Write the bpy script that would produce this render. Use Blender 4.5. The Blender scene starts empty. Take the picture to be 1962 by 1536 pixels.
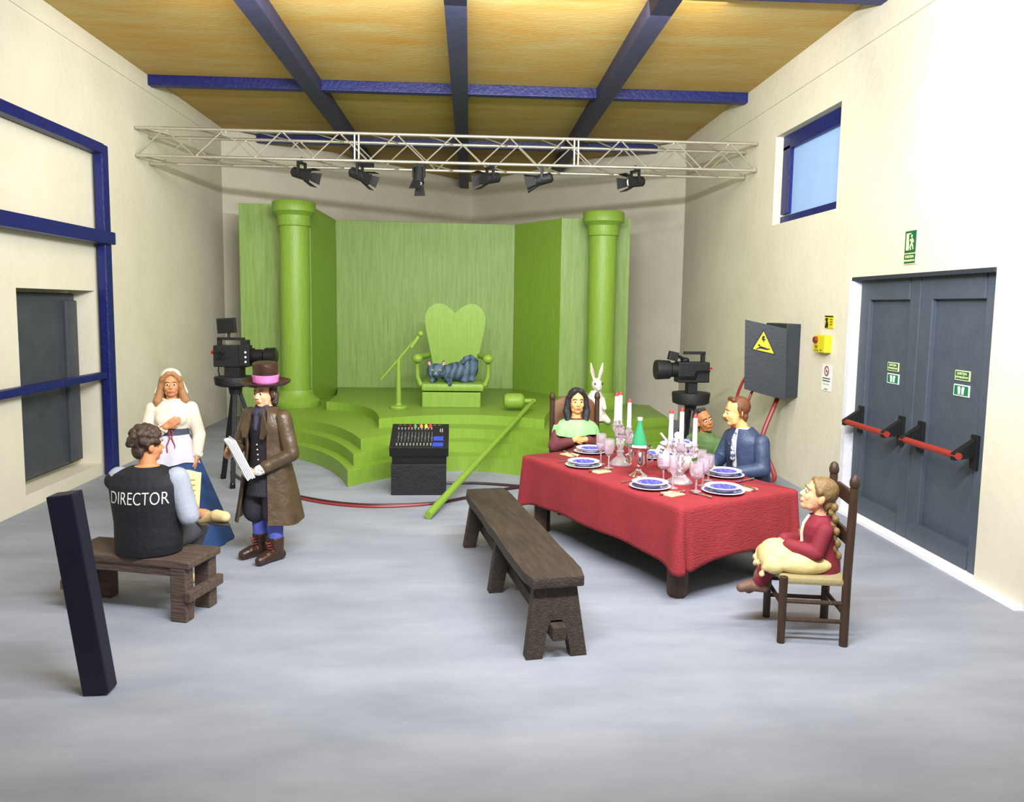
import bpy, bmesh, math, random
from mathutils import Vector, Matrix, Euler
R_ = math.radians
random.seed(7)
S = bpy.context.scene
COL = S.collection

# ------------------------------------------------------------------ camera
W_, H_, F_ = 1962.0, 1536.0, 1500.0
PITCH, YAW, ROLL = 0.1008, 0.0574, 0.0142
def make_camera():
    cy, sy, cp, sp = math.cos(YAW), math.sin(YAW), math.cos(PITCH), math.sin(PITCH)
    f = Vector((sy*cp, cy*cp, -sp)); r = Vector((cy, -sy, 0)); u = r.cross(f)
    r2 = math.cos(ROLL)*r + math.sin(ROLL)*u
    u2 = -math.sin(ROLL)*r + math.cos(ROLL)*u
    cd = bpy.data.cameras.new('camera'); co = bpy.data.objects.new('camera', cd); COL.objects.link(co)
    m = Matrix((r2, u2, -f)).transposed().to_4x4(); m.translation = (0, 0, 2.3)
    co.matrix_world = m
    cd.sensor_fit = 'HORIZONTAL'; cd.sensor_width = 36.0; cd.lens = F_/W_*36.0
    cd.shift_x = (W_/2-985.0)/W_; cd.shift_y = (738.0-H_/2)/W_
    cd.clip_start = 0.05; cd.clip_end = 200
    S.camera = co
make_camera()

# ------------------------------------------------------------------ light
S.view_settings.view_transform = 'Standard'; S.view_settings.look = 'None'
S.view_settings.gamma = 1.0; S.view_settings.use_curve_mapping = False
S.view_settings.exposure = -0.06
wd = bpy.data.worlds.new('world'); S.world = wd; wd.use_nodes = True
wd.node_tree.nodes['Background'].inputs[0].default_value = (0.93, 0.96, 1.0, 1)
wd.node_tree.nodes['Background'].inputs[1].default_value = 0.40
def area(name, loc, target, sx, sy, power, col, spread=180):
    ld = bpy.data.lights.new(name, 'AREA'); ld.shape = 'RECTANGLE'; ld.size = sx; ld.size_y = sy
    ld.energy = power; ld.color = col; ld.spread = R_(spread)
    o = bpy.data.objects.new(name, ld); COL.objects.link(o); o.location = loc
    o.rotation_euler = (Vector(target)-Vector(loc)).to_track_quat('-Z', 'Y').to_euler()
    return o
area('tube_light_front', (0.5, 3.0, 4.15), (0.2, 13, 3.7), 3.4, 0.14, 860, (0.96, 0.98, 1.0), 178)
area('tube_light_right', (2.4, 4.6, 5.2), (2.2, 9.5, 1.0), 2.2, 0.3, 170, (0.90, 0.94, 1.0))
area('back_fill_light', (-0.2, 8.6, 5.38), (-0.4, 15.0, 2.4), 6.0, 2.2, 360, (1.0, 0.97, 0.88))  # large soft fill added to brighten the back walls and green set

# ------------------------------------------------------------------ materials
def lin(c):
    out = []
    for v in c[:3]:
        v = v/255.0
        out.append(v/12.92 if v <= 0.04045 else ((v+0.055)/1.055)**2.4)
    return (out[0], out[1], out[2], 1.0)
MATS = {}
def mat(name, col, rough=0.6, metal=0.0, col2=None, scale=6.0, stretch=(1, 1, 1), bump=0.0, bscale=40.0,
        amount=1.0, emit=0.0, alpha=None, trans=0.0, ior=1.45, coat=0.0, spec=0.5, bstretch=None, detail=4.0):
    if name in MATS: return MATS[name]
    m = bpy.data.materials.new(name); m.use_nodes = True
    nt = m.node_tree; N = nt.nodes; L = nt.links
    b = N['Principled BSDF']
    b.inputs['Base Color'].default_value = lin(col)
    b.inputs['Roughness'].default_value = rough; b.inputs['Metallic'].default_value = metal
    b.inputs['Specular IOR Level'].default_value = spec
    b.inputs['IOR'].default_value = ior
    b.inputs['Transmission Weight'].default_value = trans
    b.inputs['Coat Weight'].default_value = coat
    if emit:
        b.inputs['Emission Color'].default_value = lin(col); b.inputs['Emission Strength'].default_value = emit
    tc = N.new('ShaderNodeTexCoord')
    if col2 is not None:
        mp = N.new('ShaderNodeMapping'); mp.inputs['Scale'].default_value = stretch
        L.new(tc.outputs['Object'], mp.inputs['Vector'])
        n = N.new('ShaderNodeTexNoise'); n.inputs['Scale'].default_value = scale; n.inputs['Detail'].default_value = detail
        n.inputs['Roughness'].default_value = 0.6
        L.new(mp.outputs['Vector'], n.inputs['Vector'])
        rp = N.new('ShaderNodeValToRGB')
        rp.color_ramp.elements[0].position = 0.5-0.25/amount*1.0; rp.color_ramp.elements[1].position = 0.5+0.25/amount
        rp.color_ramp.elements[0].color = lin(col); rp.color_ramp.elements[1].color = lin(col2)
        L.new(n.outputs['Fac'], rp.inputs['Fac']); L.new(rp.outputs['Color'], b.inputs['Base Color'])
    if bump:
        mp2 = N.new('ShaderNodeMapping'); mp2.inputs['Scale'].default_value = bstretch or stretch
        L.new(tc.outputs['Object'], mp2.inputs['Vector'])
        n2 = N.new('ShaderNodeTexNoise'); n2.inputs['Scale'].default_value = bscale; n2.inputs['Detail'].default_value = 3.0
        L.new(mp2.outputs['Vector'], n2.inputs['Vector'])
        bp = N.new('ShaderNodeBump'); bp.inputs['Strength'].default_value = bump; bp.inputs['Distance'].default_value = 0.02
        L.new(n2.outputs['Fac'], bp.inputs['Height']); L.new(bp.outputs['Normal'], b.inputs['Normal'])
    MATS[name] = m
    return m
WALL = mat('wall_plaster', (222, 217, 198), 0.75, col2=(212, 206, 186), scale=1.2, bump=0.25, bscale=9)
FLOOR = mat('floor_concrete', (126, 132, 146), 0.62, col2=(156, 161, 174), scale=1.1, stretch=(0.7, 1.8, 1), bump=0.12, bscale=7, detail=9)
OCHRE = mat('ochre_board', (184, 138, 52), 0.8, col2=(184, 168, 112), scale=1.5, stretch=(0.6, 2.2, 1), bump=0.3, bscale=14)
NAVY = mat('navy_paint', (22, 30, 104), 0.45, col2=(16, 22, 82), scale=9, bump=0.35, bscale=22)
NAVYD = mat('navy_grey_paint', (52, 54, 82), 0.55, col2=(40, 42, 72), scale=8, bump=0.3, bscale=20)
GREEN = mat('green_paint', (116, 150, 46), 0.42, col2=(128, 160, 60), scale=5, stretch=(6, 6, 0.6), bump=0.25, bscale=14)
GREENW = mat('green_wash', (112, 144, 58), 0.5, col2=(142, 165, 96), scale=3.2, stretch=(7, 7, 0.5), bump=0.25, bscale=12)
BLACK = mat('black_paint', (21, 22, 25), 0.6, col2=(13, 14, 16), scale=12, bump=0.3, bscale=45)
BLACKG = mat('black_gloss', (16, 16, 18), 0.25)
ALU = mat('aluminium', (205, 200, 186), 0.32, metal=0.75, col2=(190, 186, 172), scale=8)
DOORG = mat('door_grey', (78, 86, 98), 0.55, col2=(68, 76, 88), scale=3, bump=0.2, bscale=18)
DOORD = mat('door_dark_edge', (46, 50, 60), 0.6)
WOODD = mat('dark_wood', (42, 34, 29), 0.65, col2=(68, 57, 47), scale=3.0, stretch=(9, 1.0, 9), bump=0.5, bscale=9, detail=6)
WOODM = mat('brown_wood', (70, 48, 33), 0.5, col2=(48, 32, 22), scale=5.0, stretch=(6, 6, 1.0), bump=0.3, bscale=16)
WOODG = mat('weathered_wood', (98, 80, 70), 0.7, col2=(62, 50, 44), scale=4.0, stretch=(1.0, 9, 9), bump=0.6, bscale=8, detail=7)
RUSH = mat('rush_seat', (190, 176, 134), 0.8, col2=(150, 134, 92), scale=40, stretch=(1, 12, 1), bump=0.6, bscale=60)
RED = mat('tablecloth_red', (148, 42, 50), 0.85, col2=(134, 37, 44), scale=6, bump=0.5, bscale=120, bstretch=(0.15, 1.0, 1.0))
WHITE = mat('white_china', (240, 240, 246), 0.15, coat=0.5)
BLUEP = mat('china_blue', (40, 40, 150), 0.2, col2=(112, 112, 206), scale=30, coat=0.4, amount=1.6)
BLUED = mat('china_deep_blue', (34, 40, 130), 0.2, coat=0.5)
GLASS = mat('clear_glass', (252, 240, 250), 0.06, trans=0.86, ior=1.4)
SILVER = mat('silver', (228, 222, 218), 0.12, metal=1.0)
GOLDS = mat('pale_gilt', (214, 196, 158), 0.35, metal=0.5, col2=(240, 232, 214), scale=30)
WAXW = mat('white_wax', (244, 242, 246), 0.45)
REDP = mat('red_paint', (170, 40, 40), 0.45)
BOTTLE = mat('green_bottle', (70, 168, 118), 0.12, trans=0.35, ior=1.4)
YEL = mat('sign_yellow', (214, 200, 34), 0.5)
SGRN = mat('sign_green', (26, 92, 58), 0.5)
SGRN2 = mat('sign_bright_green', (24, 120, 78), 0.5)
SCRM = mat('sign_cream', (232, 236, 176), 0.5)
SWHT = mat('sign_white', (238, 240, 236), 0.5)
INK = mat('ink', (24, 24, 26), 0.6)

# ------------------------------------------------------------------ mesh helpers
class MB:
    def __init__(s): s.bm = bmesh.new()
    def _add(s, verts, faces):
        vs = [s.bm.verts.new(v) for v in verts]
        for f in faces:
            try: s.bm.faces.new([vs[i] for i in f])
            except ValueError: pass
        return vs
    def box(s, c, size, rot=None, bevel=0.0, taper=None):
        t = bmesh.new(); bmesh.ops.create_cube(t, size=1.0)
        for v in t.verts:
            k = 1.0
            if taper is not None and v.co.z > 0: k = taper
            v.co = Vector((v.co.x*size[0]*k, v.co.y*size[1]*k, v.co.z*size[2]))
        if bevel: bmesh.ops.bevel(t, geom=t.edges[:], offset=bevel, segments=2, affect='EDGES', profile=0.6)
        M = Matrix.Translation(c) @ (Euler(rot).to_matrix().to_4x4() if rot else Matrix.Identity(4))
        s.take(t, M); return s
    def take(s, t, M=None):
        mp = {}
        for v in t.verts: mp[v.index if False else v] = s.bm.verts.new(M @ v.co if M else v.co)
        for f in t.faces:
            try: s.bm.faces.new([mp[v] for v in f.verts])
            except ValueError: pass
        t.free()
    def cyl(s, a, b, r1, r2=None, n=14, cap=True):
        a = Vector(a); b = Vector(b); r2 = r1 if r2 is None else r2
        d = (b-a); q = d.to_track_quat('Z', 'Y').to_matrix()
        vs = []; fs = []
        for k, (p, r) in enumerate(((a, r1), (b, r2))):
            for i in range(n):
                t = 2*math.pi*i/n
                vs.append(p + q @ Vector((r*math.cos(t), r*math.sin(t), 0)))
        for i in range(n): fs.append((i, (i+1) % n, n+(i+1) % n, n+i))
        if cap: fs += [tuple(range(n-1, -1, -1)), tuple(range(n, 2*n))]
        s._add(vs, fs); return s
    def lathe(s, prof, c=(0, 0, 0), n=24, sx=1.0, sy=1.0, M=None, closed=True):
        c = Vector(c); vs = []; fs = []
        for (r, z) in prof:
            for i in range(n):
                t = 2*math.pi*i/n
                v = Vector((r*math.cos(t)*sx, r*math.sin(t)*sy, z))
                vs.append((M @ v if M else v) + c)
        m = len(prof)
        for j in range(m-1):
            for i in range(n):
                fs.append((j*n+i, j*n+(i+1) % n, (j+1)*n+(i+1) % n, (j+1)*n+i))
        if closed:
            fs.append(tuple(range(n-1, -1, -1))); fs.append(tuple((m-1)*n+i for i in range(n)))
        s._add(vs, fs); return s
    def tube(s, pts, r, n=8, cap=True):
        pts = [Vector(p) for p in pts]; m = len(pts); vs = []; fs = []
        up = Vector((0, 0, 1)); prev = None
        for k, p in enumerate(pts):
            d = (pts[min(k+1, m-1)]-pts[max(k-1, 0)]).normalized()
            if prev is None:
                x = d.cross(up)
                if x.length < 1e-3: x = d.cross(Vector((1, 0, 0)))
            else: x = prev - d*prev.dot(d)
            x.normalize(); y = d.cross(x); prev = x
            rr = r[k] if isinstance(r, (list, tuple)) else r
            for i in range(n):
                t = 2*math.pi*i/n; vs.append(p + x*rr*math.cos(t) + y*rr*math.sin(t))
        for j in range(m-1):
            for i in range(n): fs.append((j*n+i, j*n+(i+1) % n, (j+1)*n+(i+1) % n, (j+1)*n+i))
        if cap: fs += [tuple(range(n-1, -1, -1)), tuple((m-1)*n+i for i in range(n))]
        s._add(vs, fs); return s
    def prism(s, poly, z0, z1, M=None):
        n = len(poly); vs = [Vector((p[0], p[1], z0)) for p in poly]+[Vector((p[0], p[1], z1)) for p in poly]
        if M: vs = [M @ v for v in vs]
        fs = [tuple(range(n-1, -1, -1)), tuple(range(n, 2*n))]
        for i in range(n): fs.append((i, (i+1) % n, n+(i+1) % n, n+i))
        s._add(vs, fs); return s
    def ell(s, c, r, rot=None, n=14, m=8):
        t = bmesh.new(); bmesh.ops.create_uvsphere(t, u_segments=n, v_segments=m, radius=1.0)
        r = (r, r, r) if not hasattr(r, '__len__') else r
        M = Matrix.Translation(c) @ (Euler(rot).to_matrix().to_4x4() if rot else Matrix.Identity(4)) @ Matrix.Diagonal((r[0], r[1], r[2], 1))
        s.take(t, M); return s
    def build(s, name, m, parent=None, smooth=True, angle=40, bevel=0.0, M=None):
        if M: bmesh.ops.transform(s.bm, matrix=M, verts=s.bm.verts[:])
        if bevel: bmesh.ops.bevel(s.bm, geom=s.bm.edges[:], offset=bevel, segments=2, affect='EDGES', profile=0.6)
        bmesh.ops.recalc_face_normals(s.bm, faces=s.bm.faces[:])
        me = bpy.data.meshes.new(name); s.bm.to_mesh(me); s.bm.free()
        return link(name, me, m, parent, smooth, angle)
def link(name, me, m, parent=None, smooth=True, angle=40):
    me.materials.clear(); me.materials.append(m)
    if smooth:
        me.polygons.foreach_set('use_smooth', [True]*len(me.polygons))
        try: me.set_sharp_from_angle(angle=R_(angle))
        except Exception: pass
    o = bpy.data.objects.new(name, me); COL.objects.link(o)
    if parent: o.parent = parent
    return o
def tag(o, label, cat=None, group=None, kind=None):
    if label: o['label'] = label
    if cat: o['category'] = cat
    if group: o['group'] = group
    if kind: o['kind'] = kind
    return o
def thing(name, label, cat, loc=(0, 0, 0), rz=0.0, group=None):
    o = bpy.data.objects.new(name, None); COL.objects.link(o); o.location = loc; o.rotation_euler = (0, 0, rz)
    o.empty_display_size = 0.1
    return tag(o, label, cat, group)
def copy_tree(o, parent=None):
    c = o.copy(); COL.objects.link(c); c.parent = parent
    for ch in [x for x in bpy.data.objects if x.parent == o]: copy_tree(ch, c)
    return c
def struct(name, mb, m, label, **k):
    return tag(mb.build(name, m, **k), label, None, None, 'structure')
def text_mesh(txt, size, depth, name, m, parent, M, spacing=1.0):
    cu = bpy.data.curves.new(name, 'FONT'); cu.body = txt; cu.size = size; cu.extrude = depth
    cu.align_x = 'CENTER'; cu.align_y = 'CENTER'; cu.space_character = spacing
    cu.resolution_u = 3
    o = bpy.data.objects.new(name, cu); COL.objects.link(o)
    dg = bpy.context.evaluated_depsgraph_get()
    me = bpy.data.meshes.new_from_object(o.evaluated_get(dg))
    bpy.data.objects.remove(o); bpy.data.curves.remove(cu)
    me.transform(M)
    return link(name, me, m, parent, smooth=False)

# ------------------------------------------------------------------ the hall
XL, XR, YC, HC, AP = -4.84, 4.31, 15.85, 5.645, (0.03, 21.9)
Y0 = -2.0
fl = MB(); fl.prism([(XL-.4, Y0), (XR+.4, Y0), (XR+.4, YC), (AP[0], AP[1]+.4), (XL-.4, YC)], -0.2, 0.0)
struct('floor', fl, FLOOR, 'blue grey painted concrete floor of the hall', smooth=False)
T = 0.35
def ybox(mb, x0, x1, y0, y1, z0, z1): mb.box(((x0+x1)/2, (y0+y1)/2, (z0+z1)/2), (abs(x1-x0), abs(y1-y0), abs(z1-z0)))
# left wall with a recessed opening
w = MB(); NY0, NY1, NZ0, NZ1 = 8.7, 10.47, 0.16, 2.42
ybox(w, XL-T, XL, Y0, NY0, 0, HC); ybox(w, XL-T, XL, NY1, YC, 0, HC)
ybox(w, XL-T, XL, NY0, NY1, 0, NZ0); ybox(w, XL-T, XL, NY0, NY1, NZ1, HC)
ybox(w, XL-T-.05, XL-T+.02, NY0, NY1, NZ0, NZ1)
struct('wall_left', w, WALL, 'off-white plaster wall on the left', smooth=False)
# right wall with window and door openings
DY0, DY1, DZ = 6.25, 8.64, 2.67
WY0, WY1, WZ0, WZ1 = 9.19, 11.16, 3.50, 4.735
w = MB()
ybox(w, XR, XR+T, Y0, DY0, 0, HC); ybox(w, XR, XR+T, DY0, DY1, DZ, HC); ybox(w, XR, XR+T, DY1, WY0, 0, HC)
ybox(w, XR, XR+T, WY0, WY1, 0, WZ0); ybox(w, XR, XR+T, WY0, WY1, WZ1, HC); ybox(w, XR, XR+T, WY1, YC, 0, HC)
struct('wall_right', w, WALL, 'off-white plaster wall on the right with window and doors', smooth=False)
def slab(a, b, t, z0, z1):
    a = Vector((a[0], a[1], 0)); b = Vector((b[0], b[1], 0)); n = Vector((-(b-a).y, (b-a).x, 0)).normalized()*t
    m = MB(); m.prism([a, b, b+n, a+n], z0, z1); return m
struct('wall_back_left', slab((XL, YC), AP, T, 0, HC), WALL, 'off-white back wall left of the far corner', smooth=False)
struct('wall_back_right', slab(AP, (XR, YC), T, 0, HC), WALL, 'off-white back wall right of the far corner', smooth=False)
# ceiling slab, beams and boards
ce = MB(); ce.prism([(XL-T, 1.0), (XR+T, 1.0), (XR+T, YC+.3), (AP[0], AP[1]+.4), (XL-T, YC+.3)], HC+.03, HC+.25)
ceil = struct('ceiling', ce, WALL, 'ochre boarded ceiling with navy beams', smooth=False)
bx = [-2.38, -0.18, 2.03]; by = [8.3, 12.42, 16.5]
def clip_back(x):   # depth of the back wall at x
    return YC+(AP[1]-YC)*((x-XL)/(AP[0]-XL) if x < AP[0] else (XR-x)/(XR-AP[0]))
xs = [XL]+bx+[XR]; ys = [1.0]+by+[99]
for i in range(4):
    for j in range(4):
        x0, x1 = xs[i]+(.10 if i else .0), xs[i+1]-(.10 if i < 3 else 0); y0, y1 = ys[j]+.10, ys[j+1]-.10
        if j == 2: pts = [(x0, y0), (x1, y0), (x1, min(y1, clip_back(x1))), (x0, min(y1, clip_back(x0)))]
        elif j == 3:
            xa = max(x0, XL+(y0-YC)/(AP[1]-YC)*(AP[0]-XL)); xb = min(x1, XR-(y0-YC)/(AP[1]-YC)*(XR-AP[0]))
            if xb-xa < .1: continue
            pts = [(xa, y0), (xb, y0), (xb, clip_back(xb)-.02)]
            if xa < AP[0] < xb: pts.append((AP[0], AP[1]-.03))
            if clip_back(xa)-y0 > .05: pts.append((xa, clip_back(xa)-.02))
        else: pts = [(x0, y0), (x1, y0), (x1, y1), (x0, y1)]
        p = MB(); p.prism(pts, HC, HC+.04); p.build('ceiling_panel', OCHRE, ceil, smooth=False)
for y in by:
    xa, xb = XL, XR
    if y > YC:
        xa = XL+(y-YC)/(AP[1]-YC)*(AP[0]-XL); xb = XR-(y-YC)/(AP[1]-YC)*(XR-AP[0])
    b = MB(); b.box(((xa+xb)/2, y, HC-.06), (xb-xa, .16, .17), bevel=.012); b.build('beam', NAVY, ceil, smooth=False)
for x in bx:
    y1 = clip_back(x)-.05
    b = MB(); b.box((x, (1.0+y1)/2, HC-.10), (.24, y1-1.0, .22), bevel=.012); b.build('beam', NAVYD, ceil, smooth=False)
# upper plaster strips on the side walls
t1 = MB(); ybox(t1, XL, XL+.02, 1.0, YC, 5.40, HC+.03); struct('trim_1', t1, WALL, 'raised plaster strip under the ceiling on the left', smooth=False)
t2 = MB(); ybox(t2, XR-.02, XR, 1.0, YC, 5.19, HC+.03); struct('trim_2', t2, WALL, 'raised plaster strip under the ceiling on the right', smooth=False)

# navy window frame in front of the left wall
wf = thing('window_1', 'tall navy framed window standing against the left wall', None, (XL, 9.2, 0)); wf['kind'] = 'structure'
for yy in (-1.72, 1.36):
    p = MB(); p.box((.10, yy, 2.14), (.12, .17, 4.28), bevel=.02); p.build('post', NAVY, wf, smooth=False)
for zz, h, ex in ((4.22, .13, .0), (3.10, .16, .05), (1.33, .09, -.03)):
    p = MB(); p.box((.10+ex/2, -.18, zz), (.13+ex, 3.0+ex*5, h), bevel=.015); p.build('crossbar', NAVY, wf, smooth=False)
gp = MB(); gp.box((-.25, .35, 1.30), (.05, 1.7, 2.16), bevel=.04); gp.build('shutter', mat('shutter_grey', (70, 74, 82), .5, col2=(58, 62, 70), scale=4), wf, smooth=False)
gp = MB(); gp.box((-.20, 1.02, 1.27), (.06, .26, 2.05), bevel=.02); gp.build('shutter_rail', mat('shutter_grey', (70, 74, 82)), wf, smooth=False)

# window in the right wall
wr = thing('window_2', 'navy framed window with pale blue pane high on the right wall', None, (XR+.12, (WY0+WY1)/2, (WZ0+WZ1)/2)); wr['kind'] = 'structure'
hy, hz = (WY1-WY0)/2, (WZ1-WZ0)/2
for (yy, zz, sy_, sz_) in ((0, hz-.10, 2*hy, .20), (0, -hz+.06, 2*hy, .12), (hy-.12, 0, .24, 2*hz-.3), (-hy+.05, 0, .10, 2*hz-.3)):
    p = MB(); p.box((.03, yy, zz), (.08, sy_, sz_), bevel=.006); p.build('window_frame', NAVY, wr, smooth=False)
p = MB(); p.box((.06, 0, 0), (.02, 2*hy-.1, 2*hz-.1)); p.build('pane', mat('sky_blue_pane', (156, 190, 240), .45, col2=(160, 194, 244), scale=2, stretch=(1, 2, .6), bump=.15, bscale=3), wr, smooth=False)

# double emergency doors
ym = 7.44
def door(name, ya, yb, label, with_notice):
    d = thing(name, label, None, (XR+.10, (ya+yb)/2, 0)); d['kind'] = 'structure'
    wy = (yb-ya); h = DZ-.03
    p = MB(); p.box((.05, 0, h/2+.03), (.05, wy, h)); p.build('door_leaf', DOORG, d, smooth=False)
    for (yy, zz, a, c) in ((wy/2-.10, h/2+.03, .20, h), (-wy/2+.09, h/2+.03, .18, h)):
        p = MB(); p.box((.0, yy, zz), (.06, a-.006, c), bevel=.01); p.build('stile', DOORG, d, smooth=False)
    for (zz, c) in ((h-.10, .24), (.13, .20)):
        p = MB(); p.box((.0, 0.005, zz), (.06, wy-.38, c), bevel=.01); p.build('rail', DOORG, d, smooth=False)
    # panic bar
    z0 = 1.08
    for yy in (wy/2-.18, -wy/2+.16):
        p = MB(); p.box((-.045, yy, z0+.02), (.03, .09, .30), bevel=.006); pl = p.build('bar_bracket', BLACK, d, smooth=False)
        p = MB(); p.prism([(0, 0), (.0, .16), (-.19, .03), (-.19, -.03)], -.03, .03, Matrix.Translation((-.05, yy+.0, z0-.02)) @ Matrix(((1, 0, 0, 0), (0, 0, 1, 0), (0, 1, 0, 0), (0, 0, 0, 1))))
        p.build('bar_arm', BLACK, d, smooth=False)
    p = MB(); p.cyl((-.21, wy/2-.14, z0-.01), (-.21, -wy/2+.12, z0-.01), .032, n=12); p.build('panic_bar', mat('bar_red', (150, 50, 40), .5), d)
    return d
d1 = door('door_1', ym+.004, DY1-.03, 'grey emergency door leaf with red bar nearer the switch box', True)
d2 = door('door_2', DY0+.03, ym-.004, 'grey emergency door leaf with red bar at the edge of the picture', False)
th = MB(); ybox(th, XR-.07, XR+.14, DY0-.6, DY1+.02, 0, .035); struct('trim_3', th, mat('threshold_white', (244, 244, 248), .6), 'white threshold strip below the grey doors', smooth=False)
th = MB(); th.prism([(XR-.012, DY1), (XR+.12, DY1-.004), (XR+.12, DY1+.012), (XR-.012, DY1+.09)], 0, DZ); struct('trim_4', th, mat('jamb_white', (226, 226, 236), .7, bump=.5, bscale=12), 'rough white plaster jamb of the doors', smooth=False)
th = MB(); ybox(th, XR-.015, XR+.12, DY0, DY1+.03, DZ-.035, DZ+.005); struct('trim_5', th, DOORD, 'dark lintel above the grey doors', smooth=False)

# base skirting left out: the walls meet the floor directly
def wall_plane(y, z, x=XR):   # matrix: local (u to the right as seen, v up, n out of the wall)
    return Matrix(((0, 0, -1, x), (-1, 0, 0, y), (0, 1, 0, z), (0, 0, 0, 1)))
def plate(mb, u0, u1, v0, v1, n0, n1): mb.box(((u0+u1)/2, (v0+v1)/2, (n0+n1)/2), (u1-u0, v1-v0, n1-n0))
def poly_plate(mb, pts, n0, n1): mb.prism(pts, n0, n1)
def flat_part(name, m, parent, fn):
    mb = MB(); fn(mb); return mb.build(name, m, parent, smooth=False)
def sign_root(name, label, cat, y, z, x=XR):
    o = thing(name, label, cat); o.matrix_world = wall_plane(y, z, x); return o

# running-man sign above the doors
s = sign_root('exit_sign', 'green and cream emergency exit sign above the grey doors', 'sign', 7.53, 2.93)
flat_part('backing', SCRM, s, lambda m: plate(m, -.105, .105, -.165, .165, 0, .012))
flat_part('picture_field', SGRN, s, lambda m: plate(m, -.095, .095, -.055, .157, .012, .016))
flat_part('text_field', SGRN, s, lambda m: plate(m, -.095, .095, -.157, -.067, .012, .016))
flat_part('doorway_symbol', SCRM, s, lambda m: poly_plate(m, [(-.068, -.03), (-.022, -.03), (-.018, .0), (-.03, .07), (-.03, .118), (.01, .128), (.01, .134), (-.068, .134)], .016, .019))
def runner(m):
    m.ell((.022, .105, .0175), (.014, .014, .003))
    for a, b, r in (((.02, .088), (.026, .04), .014), ((.026, .04), (.05, .0), .009), ((.05, .0), (.05, -.025), .007), ((.022, .04), (.004, .0), .009), ((.004, .0), (.012, -.03), .007), ((.02, .085), (-.006, .06), .007), ((.024, .085), (.048, .066), .007), ((.048, .066), (.056, .04), .006)):
        d = Vector((b[0]-a[0], b[1]-a[1], 0)); n = Vector((-d.y, d.x, 0)).normalized()*r*.8; A = Vector((a[0], a[1], 0)); B = Vector((b[0], b[1], 0))
        m.prism([A-n, B-n, B+n, A+n], .016, .019)
flat_part('running_figure', SCRM, s, runner)
text_mesh('SORTIDA', .036, .001, 'lettering', SCRM, s, Matrix.Translation((0, -.095, .0172)))
text_mesh("D'EMERGÈNCIA", .027, .001, 'lettering', SCRM, s, Matrix.Translation((0, -.132, .0172)))
# extinguisher style yellow picture sign
s = sign_root('pictogram_sign', 'small yellow sign with black figure above the alarm box', 'sign', 9.19, 2.165)
flat_part('backing', YEL, s, lambda m: plate(m, -.11, .11, -.075, .075, 0, .012))
flat_part('top_strip', INK, s, lambda m: plate(m, -.11, .11, .058, .075, .012, .014))
def fig(m):
    m.ell((-.05, .03, .014), (.022, .02, .003))
    m.prism([(-.10, -.07), (-.02, -.07), (-.015, -.03), (-.035, .012), (-.065, .012), (-.085, -.03)], .012, .015)
    m.prism([(-.10, .03), (-.085, .045), (-.05, .008), (-.06, -.004)], .012, .015)
flat_part('figure_symbol', INK, s, fig)
def lines(m):
    for v in (.03, .0, -.03): plate(m, .03, .09, v-.006, v+.006, .012, .014)
flat_part('printed_lines', mat('ink_olive', (96, 92, 30), .6), s, lines)
# alarm box
s = sign_root('alarm_box', 'yellow emergency alarm box with red push button', 'alarm box', 9.26, 1.90)
mb = MB(); mb.box((0, 0, .045), (.30, .21, .09), bevel=.012); mb.build('housing', YEL, s, smooth=False)
mb = MB(); mb.cyl((-.07, .045, .09), (-.07, .045, .125), .042, .036, n=18); mb.build('push_button', mat('button_red', (128, 36, 36), .4), s)
def al(m):
    for u, v, a in ((-.07, -.03, .08), (-.07, -.05, .07), (-.09, -.08, .04), (-.03, -.08, .04), (.06, -.075, .05)): plate(m, u-a/2, u+a/2, v-.007, v+.007, .088, .092)
flat_part('printed_lines', mat('ink_olive', (96, 92, 30), .6), s, al)['kind'] = 'stuff'
# notice
s = sign_root('paper_notice', 'white no smoking paper notice below the alarm box', 'notice', 9.19, 1.49)
flat_part('sheet', SWHT, s, lambda m: plate(m, -.12, .12, -.155, .155, 0, .006))
def ring(m):
    for i in range(24):
        a, b = 2*math.pi*i/24, 2*math.pi*(i+1)/24
        m.prism([(.062*math.cos(a), .085+.062*math.sin(a)), (.062*math.cos(b), .085+.062*math.sin(b)), (.046*math.cos(b), .085+.046*math.sin(b)), (.046*math.cos(a), .085+.046*math.sin(a))], .006, .009)
    m.prism([(-.045, .125), (-.036, .134), (.045, .045), (.036, .036)], .006, .0085)
flat_part('prohibition_ring', mat('ring_red', (150, 62, 66), .6), s, ring)
flat_part('cigarette_symbol', INK, s, lambda m: plate(m, -.03, .03, .076, .088, .006, .008))
def tx(m):
    for v, a, h in ((-.005, .20, .014), (-.035, .20, .014), (-.075, .16, .005), (-.135, .09, .010)): plate(m, -a/2, a/2, v-h/2, v+h/2, .006, .0075)
flat_part('printed_lines', mat('ink_grey', (90, 90, 92), .6), s, tx)
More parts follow.
